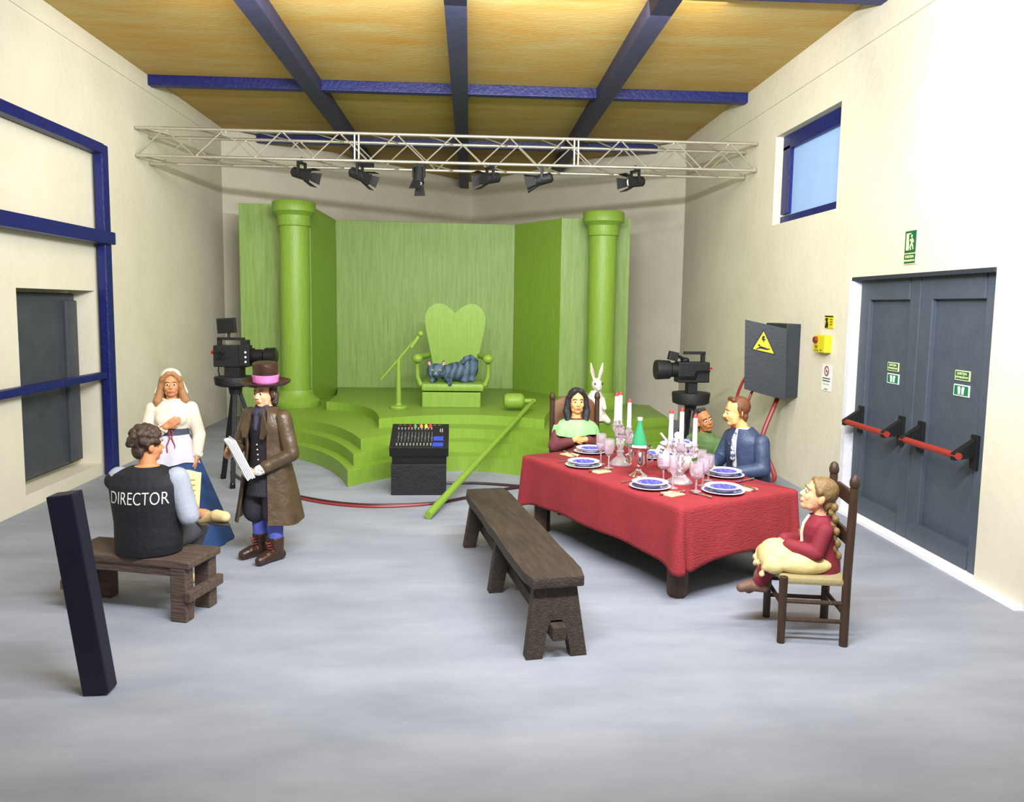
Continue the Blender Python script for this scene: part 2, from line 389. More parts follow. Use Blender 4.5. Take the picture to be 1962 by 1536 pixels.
# door signs
def door_sign(y, z, label):
    s = sign_root('exit_text_sign', label, 'sign', y, z, XR+.125)
    flat_part('backing', SCRM, s, lambda m: plate(m, -.105, .105, -.045, .045, 0, .008))
    flat_part('text_field', SGRN, s, lambda m: plate(m, -.095, .095, -.037, .037, .008, .010))
    text_mesh('SORTIDA', .034, .001, 'lettering', SCRM, s, Matrix.Translation((0, .015, .0112)))
    text_mesh("D'EMERGÈNCIA", .026, .001, 'lettering', SCRM, s, Matrix.Translation((0, -.017, .0112)))
def push_sign(y, z, label):
    s = sign_root('push_bar_sign', label, 'sign', y, z, XR+.125)
    flat_part('backing', SWHT, s, lambda m: plate(m, -.112, .112, -.052, .052, 0, .008))
    flat_part('green_field', SGRN2, s, lambda m: plate(m, -.10, .10, -.043, .043, .008, .010))
    def hands(m):
        for k in (-1, 1):
            m.prism([(k*.012, -.036), (k*.038, -.036), (k*.042, .0), (k*.05, .03), (k*.022, .036), (k*.01, .02)][::k], .010, .013)
    flat_part('hand_symbol', SWHT, s, hands)
door_sign(7.94, 1.725, 'green text sign stuck on the left grey door leaf')
push_sign(7.93, 1.60, 'white hands on green sign on the left grey door leaf')
door_sign(6.78, 1.735, 'green text sign stuck on the right grey door leaf')
push_sign(6.78, 1.60, 'white hands on green sign on the right grey door leaf')

# switch box with warning triangle
EB = mat('box_grey', (46, 52, 60), .55, col2=(39, 45, 52), scale=4, bump=.15, bscale=25)
s = thing('switch_box', 'dark grey electrical switch box with open door and yellow warning triangle', 'switch box', (XR, 10.36, 1.64))
mb = MB(); mb.box((-.095, .0, .0), (.19, .72, .96), bevel=.012); mb.build('housing', EB, s, smooth=False)
DC = ((3.618, 10.15, 2.167), (4.118, 9.985, 2.055), (4.150, 9.985, 1.117), (3.645, 10.15, 1.249))
A_, B_, C_, D_ = [Vector(c)-Vector((XR, 10.36, 1.64)) for c in DC]
ux = (B_-A_).normalized(); uz = (A_-D_).normalized(); un = ux.cross(uz).normalized()
mb = MB(); q_ = [D_, C_, B_, A_]; mb._add(q_+[v-un*.04 for v in q_], [(0, 1, 2, 3), (7, 6, 5, 4), (0, 4, 5, 1), (1, 5, 6, 2), (2, 6, 7, 3), (3, 7, 4, 0)]); dd = mb.build('box_door', EB, s, smooth=False, bevel=.006)
cen = (A_+B_+C_+D_)/4+uz*.19-ux*.03
WM = Matrix((ux, uz, un)).transposed().to_4x4(); WM.translation = cen
def tri(r, dy=0): return [(r*.9*math.cos(a), r*math.sin(a)+dy) for a in (R_(90), R_(210), R_(330))]
mb = MB(); mb.prism(tri(.205), 0, .004); mb.build('triangle_border', INK, dd, smooth=False, M=WM)
mb = MB(); mb.prism(tri(.172), .004, .007); mb.build('warning_triangle', mat('warning_yellow', (236, 208, 30), .5), dd, smooth=False, M=WM)
mb = MB(); mb.prism([(-.015, .115), (.02, .115), (.008, .08), (.03, .08), (-.012, .015), (-.002, .055), (-.024, .055)], .007, .010); mb.build('bolt_symbol', INK, dd, smooth=False, M=WM)
mb = MB()
mb.ell((-.055, -.02, .009), (.016, .014, .003))
mb.prism([(-.07, -.05), (-.03, -.025), (.045, -.035), (.05, -.06), (-.01, -.062)], .007, .010)
mb.prism([(.04, -.04), (.085, -.03), (.09, -.04), (.045, -.062)], .007, .010)
mb.prism([(-.10, -.075), (-.09, -.083), (-.02, -.05), (-.03, -.035)], .007, .010)
mb.build('figure_symbol', INK, dd, smooth=False, M=WM)
mb = MB(); mb.box((-.1, .0, -.49), (.1, .10, .03)); mb.build('cable_gland', BLACK, s, smooth=False)

# ------------------------------------------------------------------ green stage
AX = -0.1
def bez(a, c, b, n=14):
    out = []
    for i in range(n+1):
        t = i/n; out.append(((1-t)**2*a[0]+2*t*(1-t)*c[0]+t*t*b[0], (1-t)**2*a[1]+2*t*(1-t)*c[1]+t*t*b[1]))
    return out
def tier(tipx, tipy, fc, ox, oy, back, side=.55):
    # outline going from the left outer end round the front to the right outer end, then back
    L = (AX-tipx, tipy); Rr = (AX+tipx, tipy); OL = (AX-ox, oy); OR = (AX+ox, oy)
    cl = (AX-tipx-(ox-tipx)*.28, oy-(oy-tipy)*.18); cr = (AX+tipx+(ox-tipx)*.28, oy-(oy-tipy)*.18)
    pts = bez(OL, cl, L) + bez(L, (AX, 2*fc-tipy), Rr, 20)[1:] + bez(Rr, cr, OR)[1:] + back
    return pts
def soft_top(mb, z):
    es = [e for e in mb.bm.edges if all(abs(v.co.z-z) < 1e-5 for v in e.verts)]
    bmesh.ops.bevel(mb.bm, geom=es, offset=.013, segments=2, affect='EDGES', profile=.6)
stage = thing('stage_platform', 'bright green tiered stage platform with scooped curved steps', 'stage', (0, 0, 0))
backs = [(3.35, 14.3), (2.9, 14.6), (1.0, 15.9), (-2.65, 15.9), (-3.2, 14.6), (-3.55, 14.2)]
for (tx_, ty_, fc, ox, oy, za, zb) in ((1.42, 9.79, 10.78, 3.4, 12.15, 0, .21), (1.39, 10.09, 11.1, 3.4, 12.4, .21, .36), (1.34, 10.42, 11.42, 3.4, 12.7, .36, .50)):
    mb = MB(); mb.prism(tier(tx_, ty_, fc, ox, oy, backs), za, zb); soft_top(mb, zb); mb.build('step', GREEN, stage, angle=25)
t4 = bez((-2.42, 13.35), (-1.5, 13.1), (-1.31, 11.38)) + bez((-1.31, 11.38), (AX, 12.35), (1.11, 11.38), 20)[1:] + bez((1.11, 11.38), (1.3, 13.1), (2.0, 13.5))[1:] + [(2.0, 14.2), (1.0, 15.9), (-2.65, 15.9), (-2.42, 14.4)]
mb = MB(); mb.prism(t4, .50, .64); soft_top(mb, .64); mb.build('step', GREEN, stage, angle=25)

bd = thing('stage_backdrop', 'green folded backdrop wall behind the throne', 'backdrop', (0, 0, 0))
def bpanel(a, b, za, zb, t=.10, n=8, m=GREENW):
    A = Vector((a[0], a[1], 0)); B = Vector((b[0], b[1], 0)); nn = Vector((-(B-A).y, (B-A).x, 0)).normalized()*t
    mb = MB(); vs = [A, B, B+nn, A+nn]; top = [za, zb, zb, za]
    V = [v.copy() for v in vs]+[Vector((v.x, v.y, z)) for v, z in zip(vs, top)]
    mb._add(V, [(3, 2, 1, 0), (4, 5, 6, 7), (0, 1, 5, 4), (1, 2, 6, 5), (2, 3, 7, 6), (3, 0, 4, 7)])
    return mb.build('panel', m, bd, smooth=False, bevel=.008)
bpanel((-4.12, 14.4), (-2.86, 14.4), 4.05, 4.04)
bpanel((-2.86, 14.4), (-2.64, 15.75), 4.04, 3.93, m=GREEN)
bpanel((-2.64, 15.75), (.88, 15.75), 3.93, 3.91)
bpanel((.88, 15.75), (1.66, 14.45), 3.91, 3.91, m=GREEN)
bpanel((1.66, 14.45), (2.92, 14.40), 3.91, 3.925, t=.16)

def column(x, y, top, z0, label):
    c = thing('stage_column', label, 'column', (x, y, z0), 0, 'green columns flanking the throne')
    h = top-z0
    mb = MB(); mb.lathe([(.40, 0), (.41, .02), (.41, .10), (.36, .15), (.30, .20), (.28, .30)], n=28); mb.build('column_base', GREEN, c)
    mb = MB(); mb.lathe([(.245, .29), (.245, 1.2), (.25, 2.2), (.25, h-.40)], n=28); mb.build('shaft', GREEN, c)
    mb = MB(); mb.lathe([(.25, h-.42), (.275, h-.41), (.28, h-.39), (.28, h-.24), (.33, h-.19), (.36, h-.17), (.365, h-.02), (.35, h)], n=28); mb.build('capital', GREEN, c)
column(-3.03, 13.86, 4.02, .50, 'round green column on the left side of the throne')
column(2.33, 13.86, 3.955, .50, 'round green column on the right behind the rabbit')

# throne
th = thing('throne', 'green throne with heart shaped back on the stage', 'throne', (-.27, 12.75, .64))
mb = MB(); mb.box((-.02, .38, .125), (.95, .86, .25), bevel=.012); mb.build('plinth', GREEN, th, smooth=False)
mb = MB(); mb.box((.0, .36, .33), (1.02, .88, .13), bevel=.05); mb.build('seat', GREEN, th)
hp = [(-.33, .36), (-.385, .68), (-.45, 1.0), (-.495, 1.22), (-.515, 1.36), (-.515, 1.46), (-.49, 1.545), (-.44, 1.62), (-.37, 1.67), (-.29, 1.69), (-.21, 1.68), (-.14, 1.645), (-.07, 1.59), (0, 1.53)]
hp = hp + [(-x, z) for x, z in hp[::-1][1:]]
mb = MB(); mb.prism(hp, -.06, .06, Matrix(((1, 0, 0, .02), (0, 0, 1, .82), (0, 1, 0, 0), (0, 0, 0, 1)))); mb.build('backrest', GREEN, th, angle=35)
for k in (-1, 1):
    mb = MB(); mb.tube([(k*.46, .06, .33), (k*.54, .05, .38), (k*.575, .04, .50), (k*.58, .03, .66), (k*.57, .02, .76)], [.05, .045, .036, .034, .04], n=12); mb.build('arm_post', GREEN, th)
    mb = MB(); mb.tube([(k*.57, -.04, .80), (k*.55, .2, .80), (k*.50, .5, .80), (k*.44, .8, .80)], [.05, .052, .05, .05], n=12); ar = mb.build('arm_rest', GREEN, th)
    mb = MB(); mb.ell((k*.57, -.05, .80), (.085, .075, .075)); mb.build('arm_knob', GREEN, ar)

# microphone stand
ms = thing('microphone_stand', 'green microphone stand with slanted boom beside the throne', 'microphone stand', (-1.13, 12.55, .64))
mb = MB(); mb.lathe([(.14, 0), (.145, .02), (.13, .045), (.06, .06), (.05, .09)], n=24); mb.build('base', GREEN, ms)
mb = MB(); mb.cyl((0, 0, .05), (0, 0, .80), .045, .032); mb.build('pole', GREEN, ms)
mb = MB(); mb.cyl((-.28, -.02, .46), (.30, .02, 1.15), .017, .026, n=10); bo = mb.build('boom', GREEN, ms)
mb = MB(); mb.cyl((.20, -.02, .98), (.32, .0, 1.16), .03, .036, n=12); mb.ell((.345, .02, 1.20), .052); mb.build('microphone', GREEN, ms)
# boom pole with windscreen lying on the steps
bp = thing('boom_pole', 'green boom microphone pole leaning from floor onto the stage', 'boom pole', (-.43, 8.29, 0))
E_ = Vector((1.45, 4.05, .80))
mb = MB(); mb.cyl((0, 0, .045), E_, .045, .034, n=14); mb.build('pole', GREEN, bp)
mb = MB(); mb.cyl(E_+Vector((.03, 0, .0)), E_+Vector((-.16, .0, -.0)), .04, .045, n=12); mb.build('mount', GREEN, bp)
mb = MB(); mb.lathe([(.05, 0), (.10, .02), (.125, .06), (.125, .27), (.10, .32), (.05, .34)], n=20, M=Matrix.Rotation(R_(-90), 4, 'Y')); mb.build('windscreen', GREEN, bp, M=Matrix.Translation(E_+Vector((-.14, 0, 0))))

# ------------------------------------------------------------------ lighting truss
tr = thing('lighting_truss', 'silver aluminium lattice truss spanning the hall', 'truss', (0, 11.85, 0))
zt, zb, dy = 4.775, 4.385, .50
xa, xb = XL+.02, XR-.02
for (y, z, r) in ((0, zt, .024), (0, zb, .024), (dy, zt-.03, .024), (dy, zb-.03, .024)):
    mb = MB(); mb.cyl((xa, y, z), (xb, y, z), r, n=10); mb.build('chord', ALU, tr)
brace_me = {}
nb = 22
def brace(p, q, r=.011):
    mb = MB(); mb.cyl(p, q, r, n=6); mb.build('brace', ALU, tr)
step = (xb-xa)/nb
for i in range(nb):
    x0, x1 = xa+i*step, xa+(i+1)*step
    u = i % 2 == 0
    brace((x0, 0, zb if u else zt), (x1, 0, zt if u else zb))
    brace((x0+step*.35 if i < nb-1 else x0, dy, (zb if u else zt)-.03), (min(x1+step*.35, xb), dy, (zt if u else zb)-.03))
    if i % 2 == 0:
        brace((x0, 0, zt), (x0+step, dy, zt-.03)); brace((x0, 0, zb), (x0+step, dy, zb-.03))
for i in (7, 8, 15, 16):
    x = xa+ (7.6 if i < 10 else 15.4)*step + (.03 if i in (8, 16) else -.03)
    brace((x, 0, zb), (x, 0, zt), .014)
LENS = mat('lamp_lens', (236, 238, 232), .15)  # pale colour stands in for the white reflection on the lenses
SPOTS = ((-2.47, 66, 16, 'leftmost black spotlight hanging under the truss'), (-1.63, 72, 22, 'second black spotlight from the left under the truss'),
         (-.77, -14, 72, 'black spotlight aimed downward with spread barn doors, third from left'), (.28, -58, 12, 'black spotlight fourth from left hanging in front of the middle beam'),
         (1.05, -98, 14, 'black spotlight fifth from left turned to the left'), (2.45, -60, 8, 'rightmost black spotlight hanging apart from the other five'))
for (x, yaw, tilt, lab) in SPOTS:
    sp = thing('spotlight', lab, 'spotlight', (x, 11.85, zb-.02), R_(yaw), 'stage spotlights under the truss')
    mb = MB(); mb.box((0, 0, -.035), (.19, .04, .035)); mb.box((-.085, 0, -.115), (.024, .04, .17)); mb.box((.085, 0, -.115), (.024, .04, .17)); mb.cyl((0, 0, -.02), (0, 0, .05), .018, n=8)
    mb.build('yoke', BLACK, sp, smooth=False)
    M = Matrix.Translation((0, 0, -.19)) @ Matrix.Rotation(R_(tilt), 4, 'X')   # points along -Y
    mb = MB(); mb.lathe([(.045, .17), (.075, .14), (.078, .0), (.078, -.06), (.088, -.07), (.088, -.10)], n=18, M=Matrix.Rotation(R_(90), 4, 'X').inverted().to_4x4() @ Matrix.Identity(4)); mb.build('lamp_body', BLACK, sp, M=M)
    mb = MB(); mb.cyl((0, -.101, 0), (0, -.108, 0), .062, n=18); mb.build('lens', LENS, sp, M=M)
    for a in range(4):
        if x == -.77 and a % 2: continue
        t = bmesh.new()
        mb = MB(); mb.prism([(-.06, 0), (.06, 0), (.085, .15), (-.085, .15)], -.004, .004)
        A = M @ Matrix.Rotation(R_(90*a), 4, 'Y') @ Matrix.Translation((0, -.10, .082)) @ Matrix.Rotation(R_(180-18), 4, 'X')
        mb.build('barn_door', BLACK, sp, smooth=False, M=A); t.free()

# ------------------------------------------------------------------ video cameras on tripods
def tripod(root, apex_z, feet, disc_r, disc_z, thick):
    for f in feet:
        mb = MB(); d = Vector(f)
        mb.box((0, 0, 0), (.055, .045, 1.0), bevel=.006)
        top = Vector((d.x*.08, d.y*.08, apex_z)); ln = (top-d).length
        q = (top-d).to_track_quat('Z', 'Y').to_matrix().to_4x4()
        M = Matrix.Translation((top+d)/2) @ q @ Matrix.Diagonal((1, 1, ln, 1))
        lg = mb.build('leg', BLACK, root, smooth=False, M=M)
        mb = MB(); mb.lathe([(.035, 0), (.035, .05), (.025, .07)], c=(d.x, d.y, 0), n=10); mb.build('foot', BLACKG, lg)
    mb = MB(); mb.cyl((0, 0, apex_z-.08), (0, 0, disc_z), .07, .09, n=14); mb.build('tripod_head', BLACK, root)
    mb = MB(); mb.lathe([(disc_r*.78, 0), (disc_r*.95, .02), (disc_r, thick-.01), (disc_r*.98, thick)], c=(0, 0, disc_z), n=26); mb.build('pan_disc', BLACK, root)
cl = thing('video_camera', 'black studio video camera with monitor on tripod, beside the left wall', 'video camera', (-2.96, 10.05, 0), R_(-6))
tripod(cl, 1.22, ((-.27, .2, 0), (.07, -.32, 0), (.36, .22, 0)), .255, 1.245, .12)
mb = MB(); mb.box((0, 0, 1.43), (.20, .18, .15)); mb.build('neck', BLACK, cl, smooth=False)
mb = MB(); mb.box((-.02, 0, 1.625), (.42, .22, .27), bevel=.012); by_ = mb.build('camera_body', BLACK, cl, smooth=False)
mb = MB(); mb.box((.17, -.115, 1.64), (.13, .03, .26), bevel=.006); mb.build('control_panel', BLACK, by_, smooth=False)
for zz in (1.56, 1.62, 1.68):
    mb = MB(); mb.ell((.19, -.132, zz), (.014, .008, .014)); mb.build('white_button', mat('white_dot', (240, 240, 240), .4), by_)
mb = MB(); mb.box((-.13, -.115, 1.60), (.10, .02, .03)); mb.box((-.13, -.115, 1.67), (.10, .02, .03)); mb.box((-.13, -.115, 1.635), (.03, .02, .08)); mb.build('side_grip', BLACKG, by_, smooth=False)
mb = MB(); mb.ell((-.26, -.03, 1.67), (.035, .028, .028)); mb.build('tally_lamp', mat('lamp_red', (196, 30, 40), .3), cl)
mb = MB(); mb.lathe([(.10, 0), (.10, .07), (.085, .08), (.085, .20), (.105, .22), (.11, .34), (.095, .35)], n=20, M=Matrix.Rotation(R_(90), 4, 'Y')); mb.build('lens', BLACKG, cl, M=Matrix.Translation((.18, 0, 1.63)))
mb = MB(); mb.prism([(0, 0), (.10, .05), (.14, -.05), (.05, -.12)], -.05, .05, Matrix(((1, 0, 0, .30), (0, 0, 1, -.02), (0, 1, 0, 1.53), (0, 0, 0, 1)))); mb.build('lens_motor', BLACK, cl, smooth=False)
mb = MB(); mb.box((-.19, 0, 1.79), (.045, .05, .10)); mb.box((-.04, 0, 1.84), (.34, .05, .035)); mb.box((.14, 0, 1.79), (.09, .09, .08)); mb.build('handle', BLACK, cl, smooth=False)
mb = MB(); mb.cyl((-.07, 0, 1.84), (-.07, 0, 1.92), .02, n=8); mb.build('monitor_stem', BLACK, cl)
mb = MB(); mb.box((-.09, -.01, 2.005), (.235, .05, .19), rot=(0, R_(-4), 0), bevel=.006); mo = mb.build('monitor', BLACK, cl, smooth=False)
mb = MB(); mb.box((-.09, -.037, 2.005), (.19, .006, .15), rot=(0, R_(-4), 0)); mb.build('screen', BLACKG, mo, smooth=False)
mb = MB(); mb.tube([(-.18, -.05, 1.52), (-.19, -.06, 1.44), (-.18, -.05, 1.37)], .008, n=6); mb.build('cable', BLACKG, cl)

cr = thing('video_camera', 'black shoulder video camera on tripod behind the two seated men', 'video camera', (3.03, 10.5, 0), R_(4))
tripod(cr, 1.0, ((-.35, -.1, 0), (.32, -.22, 0), (.05, .38, 0)), .26, 1.0, .16)
mb = MB(); mb.box((0, 0, 1.23), (.13, .13, .17)); mb.build('neck', BLACK, cr, smooth=False)
mb = MB(); mb.box((0, 0, 1.44), (.44, .20, .28), bevel=.015); by_ = mb.build('camera_body', BLACK, cr, smooth=False)
mb = MB(); mb.prism([(-.22, -.06), (.0, -.06), (.03, .02), (.22, .02), (.22, .0), (.05, -.02), (.02, -.10), (-.22, -.10)], 0, .02, Matrix(((1, 0, 0, 0), (0, 0, -1, -.10), (0, 1, 0, 1.45), (0, 0, 0, 1)))); mb.build('side_panel', BLACKG, by_, smooth=False)
mb = MB(); mb.lathe([(.10, 0), (.10, .10), (.125, .12), (.135, .28), (.13, .31), (.10, .312)], n=22, M=Matrix.Rotation(R_(-90), 4, 'Y')); mb.build('lens', BLACK, cr, M=Matrix.Translation((-.2, 0, 1.47)))
mb = MB(); mb.box((.15, 0, 1.63), (.05, .05, .14)); mb.box((.03, 0, 1.70), (.30, .05, .04)); mb.build('handle', BLACK, cr, smooth=False)
mb = MB(); mb.cyl((-.08, 0, 1.60), (-.22, -.05, 1.66), .022, n=8); mb.ell((-.1, 0, 1.60), (.06, .05, .04)); vf = mb.build('viewfinder_arm', BLACK, cr)
mb = MB(); mb.box((-.29, -.06, 1.66), (.13, .09, .12), rot=(0, R_(12), 0), bevel=.012); mb.build('viewfinder', BLACK, cr, smooth=False)
mb = MB(); mb.cyl((.22, 0, 1.49), (.29, 0, 1.49), .016, n=10); mb.build('connector', mat('lamp_red', (196, 30, 40)), cr)

# ------------------------------------------------------------------ cables
def cable(pts, r, m, label, sub=8):
    P = [Vector(p) for p in pts]; out = []
    for i in range(len(P)-1):
        p0, p1, p2, p3 = P[max(i-1, 0)], P[i], P[i+1], P[min(i+2, len(P)-1)]
        for k in range(sub):
            t = k/sub
            out.append(.5*((2*p1)+(-p0+p2)*t+(2*p0-5*p1+4*p2-p3)*t*t+(-p0+3*p1-3*p2+p3)*t**3))
    out.append(P[-1])
    mb = MB(); mb.tube(out, r, n=8)
    return tag(mb.build('cable', m), label, 'cable')
CBL = mat('cable_dark', (52, 26, 28), .4); CBR = mat('cable_red', (140, 44, 44), .4)
cable([(-3.2, 10.6, .02), (-2.75, 9.9, .02), (-1.96, 9.2, .02), (-1.23, 8.84, .02), (-.47, 8.89, .02), (-.05, 9.16, .02), (.6, 9.7, .02), (1.2, 9.75, .02)], .018, CBL, 'dark cable curving over the floor in front of the mixing desk')
cable([(-2.9, 10.15, .016), (-1.96, 9.15, .016), (-1.23, 8.79, .016), (-.60, 8.84, .016), (-.2, 9.03, .016)], .014, CBR, 'thin red cable beside the dark floor cable')
cable([(-.35, 9.95, .018), (.1, 9.95, .018), (.62, 9.80, .018), (1.4, 9.5, .018), (2.2, 9.9, .018)], .017, CBL, 'dark red cable running from the mixing desk towards the table')
cable([(4.2, 10.36, 1.14), (4.12, 10.28, 1.02), (3.95, 10.2, .65), (3.90, 10.1, .47), (3.98, 9.95, .25), (3.98, 9.9, .07), (3.7, 10.3, .035), (3.4, 10.9, .035)], .032, CBR, 'thick red cable dropping from the switch box to the floor')
cable([(4.10, 10.5, 1.45), (3.75, 10.32, 1.43), (3.62, 10.4, 1.04), (3.62, 10.5, .5), (3.62, 10.5, .02)], .02, CBR, 'thin red cable looping out of the far side of the switch box')
cable([(4.10, 10.6, 1.26), (3.82, 10.3, 1.22), (3.74, 10.3, .9), (3.76, 10.42, .4), (3.76, 10.45, .02)], .018, CBR, 'thin red cable hanging under the middle of the switch box')

# ------------------------------------------------------------------ mixing desk
mx = thing('mixing_desk', 'black mixing desk with rows of knobs standing before the stage', 'mixing desk', (-.60, 9.36, 0), R_(1))
mb = MB(); mb.box((-.005, .26, .19), (.66, .50, .38), bevel=.008); mb.build('lower_case', BLACK, mx, smooth=False)
mb = MB(); mb.box((.0, .29, .46), (.66, .44, .20), bevel=.006); mb.build('upper_case', BLACKG, mx, smooth=False)
SLM = Matrix.Translation((0, .26, .69)) @ Matrix.Rotation(R_(20), 4, 'X')
mb = MB(); mb.box((0, 0, -.06), (.71, .60, .13), bevel=.01); co = mb.build('console', BLACK, mx, smooth=False, M=SLM)
KN = mat('knob_light', (150, 150, 146), .4); FD = mat('fader_grey', (92, 94, 96), .4)
mb = MB()
for i in range(11):
    x = -.27+i*.041
    for y in (-.245, -.215, .175, .15): mb.box((x, y, .01), (.014, .012, .014))
mb.build('knobs', KN, co, smooth=False, M=SLM)['kind'] = 'stuff'
mb = MB()
for i in range(11):
    x = -.26+i*.041; mb.box((x, -.04, .007), (.008, .24, .004)); mb.box((x, -.09+.1*random.random(), .012), (.02, .03, .014))
for i in range(9): mb.box((-.26+i*.062, .255, .008), (.03, .012, .006))
mb.build('faders', FD, co, smooth=False, M=SLM)['kind'] = 'stuff'
mb = MB(); mb.box((.225, -.23, .007), (.13, .085, .006)); mb.box((.23, -.085, .007), (.12, .10, .006)); mb.build('blue_panel', mat('desk_blue', (50, 70, 176), .4), co, smooth=False, M=SLM)
for x, c, n in ((-.13, (214, 60, 60), 'red'), (-.065, (90, 160, 90), 'green'), (.01, (240, 150, 80), 'orange'), (.07, (226, 226, 60), 'yellow'), (.125, (220, 60, 80), 'red2')):
    mb = MB(); mb.lathe([(.022, 0), (.022, .015), (.012, .04)], c=(x, .205, .004), n=10); mb.build('button', mat('button_'+n, c, .4), co, M=SLM)
mb = MB(); mb.box((.25, .12, .008), (.012, .08, .006)); mb.box((.275, .12, .008), (.012, .08, .006)); mb.build('meter', KN, co, smooth=False, M=SLM)

# ------------------------------------------------------------------ benches
def long_bench(name, label, loc, rz, L=2.56, Wd=.42, group=None):
    b = thing(name, label, 'bench', loc, rz, group)
    # worn plank seat
    n = 16; vs = []; fs = []
    random.seed(3)
    out = []
    for i in range(n+1): out.append((-Wd/2+.004*math.sin(i*1.3)+.005*random.random()+(.03 if i in (0, n) else 0), -L/2+L*i/n))
    out2 = [(Wd/2+.004*math.sin(i*.9+1)-(.03 if i in (0, n) else 0), -L/2+L*i/n) for i in range(n+1)]
    poly = out+out2[::-1]
    mb = MB(); mb.prism(poly, .475, .55); mb.build('seat_plank', WOODD, b, bevel=.014, angle=50)
    tre = [(-.21, 0), (-.095, 0), (-.075, .16), (-.045, .255), (.045, .255), (.075, .16), (.095, 0), (.21, 0), (.145, .48), (-.145, .48)]
    for y, lean in ((-L/2+.10, .05), (.0, .0), (L/2-.12, -.05)):
        M = Matrix(((1, 0, 0, 0), (0, lean/.48, 1, y-lean*1.0), (0, 1, 0, 0), (0, 0, 0, 1)))
        mb = MB(); mb.prism(tre, -.045, .045, M); mb.build('trestle', WOODD, b, smooth=False, bevel=.008)
    mb = MB(); mb.box((0, -.04, .185), (.095, L+.02, .095), bevel=.01); mb.build('stretcher', WOODD, b, smooth=False)
    return b
long_bench('long_bench', 'long dark worn wooden bench along the near side of the table', (.37, 6.17, 0), R_(10), L=2.54, Wd=.41)
db = thing('low_bench', 'short weathered wooden bench under the person in the black vest', 'bench', (-2.44, 5.86, 0), R_(-15))
mb = MB(); mb.box((.0, .0, .425), (1.06, .40, .055), bevel=.012); mb.build('seat_plank', WOODG, db, smooth=False)
mb = MB(); mb.box((.0, -.17, .37), (.92, .035, .07), bevel=.006); mb.build('apron_rail', WOODG, db, smooth=False)
for x in (-.43, .43):
    for y in (-.145, .145):
        mb = MB(); mb.box((x, y, .20), (.125, .10, .40), bevel=.010); mb.build('leg', WOODG, db, smooth=False)
    mb = MB(); mb.box((x+(.085 if x > 0 else -.085), 0, .20), (.05, .42, .075), bevel=.008); mb.build('crosspiece', WOODG, db, smooth=False)

# ------------------------------------------------------------------ dining table, cloth
TC = Vector((1.68, 7.165, 0)); TR = R_(27)
tu = Vector((-math.sin(TR), math.cos(TR), 0)); tv = Vector((math.cos(TR), math.sin(TR), 0))
def tl(x, y, z=0.0): return TC+tv*x+tu*y+Vector((0, 0, z))
HL, HW, TZ = 1.18, .655, .76
tb = thing('dining_table', 'dark wooden dining table under the red cloth', 'table', TC, TR)
mb = MB(); mb.box((0, 0, .725), (2*HW-.05, 2*HL-.05, .05), bevel=.008); mb.build('tabletop', WOODM, tb, smooth=False)
for x in (-1, 1):
    for y in (-1, 1):
        mb = MB(); mb.lathe([(.075, 0), (.085, .03), (.085, .70)], c=(x*(HW-.14), y*(HL-.16), 0), n=8); mb.build('leg', WOODM, tb, smooth=False)
for y in (-1, 1):
    mb = MB(); mb.box((0, y*(HL-.16), .62), (2*HW-.40, .04, .12)); mb.build('apron_rail', WOODM, tb, smooth=False)
def make_cloth():
    per = []; rc = .014
    def seg(a, b, n, nrm):
        for i in range(n): per.append((a[0]+(b[0]-a[0])*i/n, a[1]+(b[1]-a[1])*i/n, nrm[0], nrm[1]))
    def arc(cx, cy, a0, n=4):
        for i in range(n):
            t = a0+math.pi/2*i/n; per.append((cx+rc*math.cos(t), cy+rc*math.sin(t), math.cos(t), math.sin(t)))
    w, l = HW-rc, HL-rc; n_l, n_w = 90, 54
    seg((HW, -l), (HW, l), n_l, (1, 0)); arc(w, l, 0)
    seg((w, HL), (-w, HL), n_w, (0, 1)); arc(-w, l, math.pi/2)
    seg((-HW, l), (-HW, -l), n_l, (-1, 0)); arc(-w, -l, math.pi)
    seg((-w, -HL), (w, -HL), n_w, (0, -1)); arc(w, -l, 1.5*math.pi)
    N = len(per); rows = 16; vs = []; fs = []
    for j in range(rows+1):
        t = j/rows
        for i, (x, y, nx, ny) in enumerate(per):
            cd = math.hypot(abs(x)-HW, abs(y)-HL); cf = math.exp(-(cd/.10)**2)
            drop = .45+.10*math.exp(-(cd/.22)**1.2)+.006*math.sin(i*.23)
            outw = .003+t*(.030+.012*math.sin(i*.10+.4)+.006*math.sin(i*.31))*(1-cf)+t*cf*.055
            dz = 0.0 if j == 0 else drop*(t-.6/rows)
            if j == 0: outw = -.010
            # the spare cloth tucks into one pleat beside each corner
            pinch = 0.0
            if abs(ny) > .9 and x*y > 0: pinch = .060*t*math.exp(-((cd-.05)/.020)**2)
            if abs(ny) > .9 and x*y < 0: pinch = .030*t*math.exp(-((cd-.07)/.022)**2)
            vs.append((x+nx*(outw-pinch), y+ny*(outw-pinch), TZ+.012-dz))
    for j in range(rows):
        for i in range(N): fs.append((j*N+i, (j+1)*N+i, (j+1)*N+(i+1) % N, j*N+(i+1) % N))
    c = len(vs); vs.append((0, 0, TZ+.012))
    for i in range(N): fs.append((i, (i+1) % N, c))
    me = bpy.data.meshes.new('tablecloth'); me.from_pydata(vs, [], fs); me.update()
    o = link('tablecloth', me, RED, None, True, 60)
    o.location = TC; o.rotation_euler = (0, 0, TR)
    md = o.modifiers.new('thickness', 'SOLIDIFY'); md.thickness = .006; md.offset = 1
    return tag(o, 'red ribbed tablecloth hanging over the dining table', 'tablecloth')
make_cloth()
ZT = TZ+.020

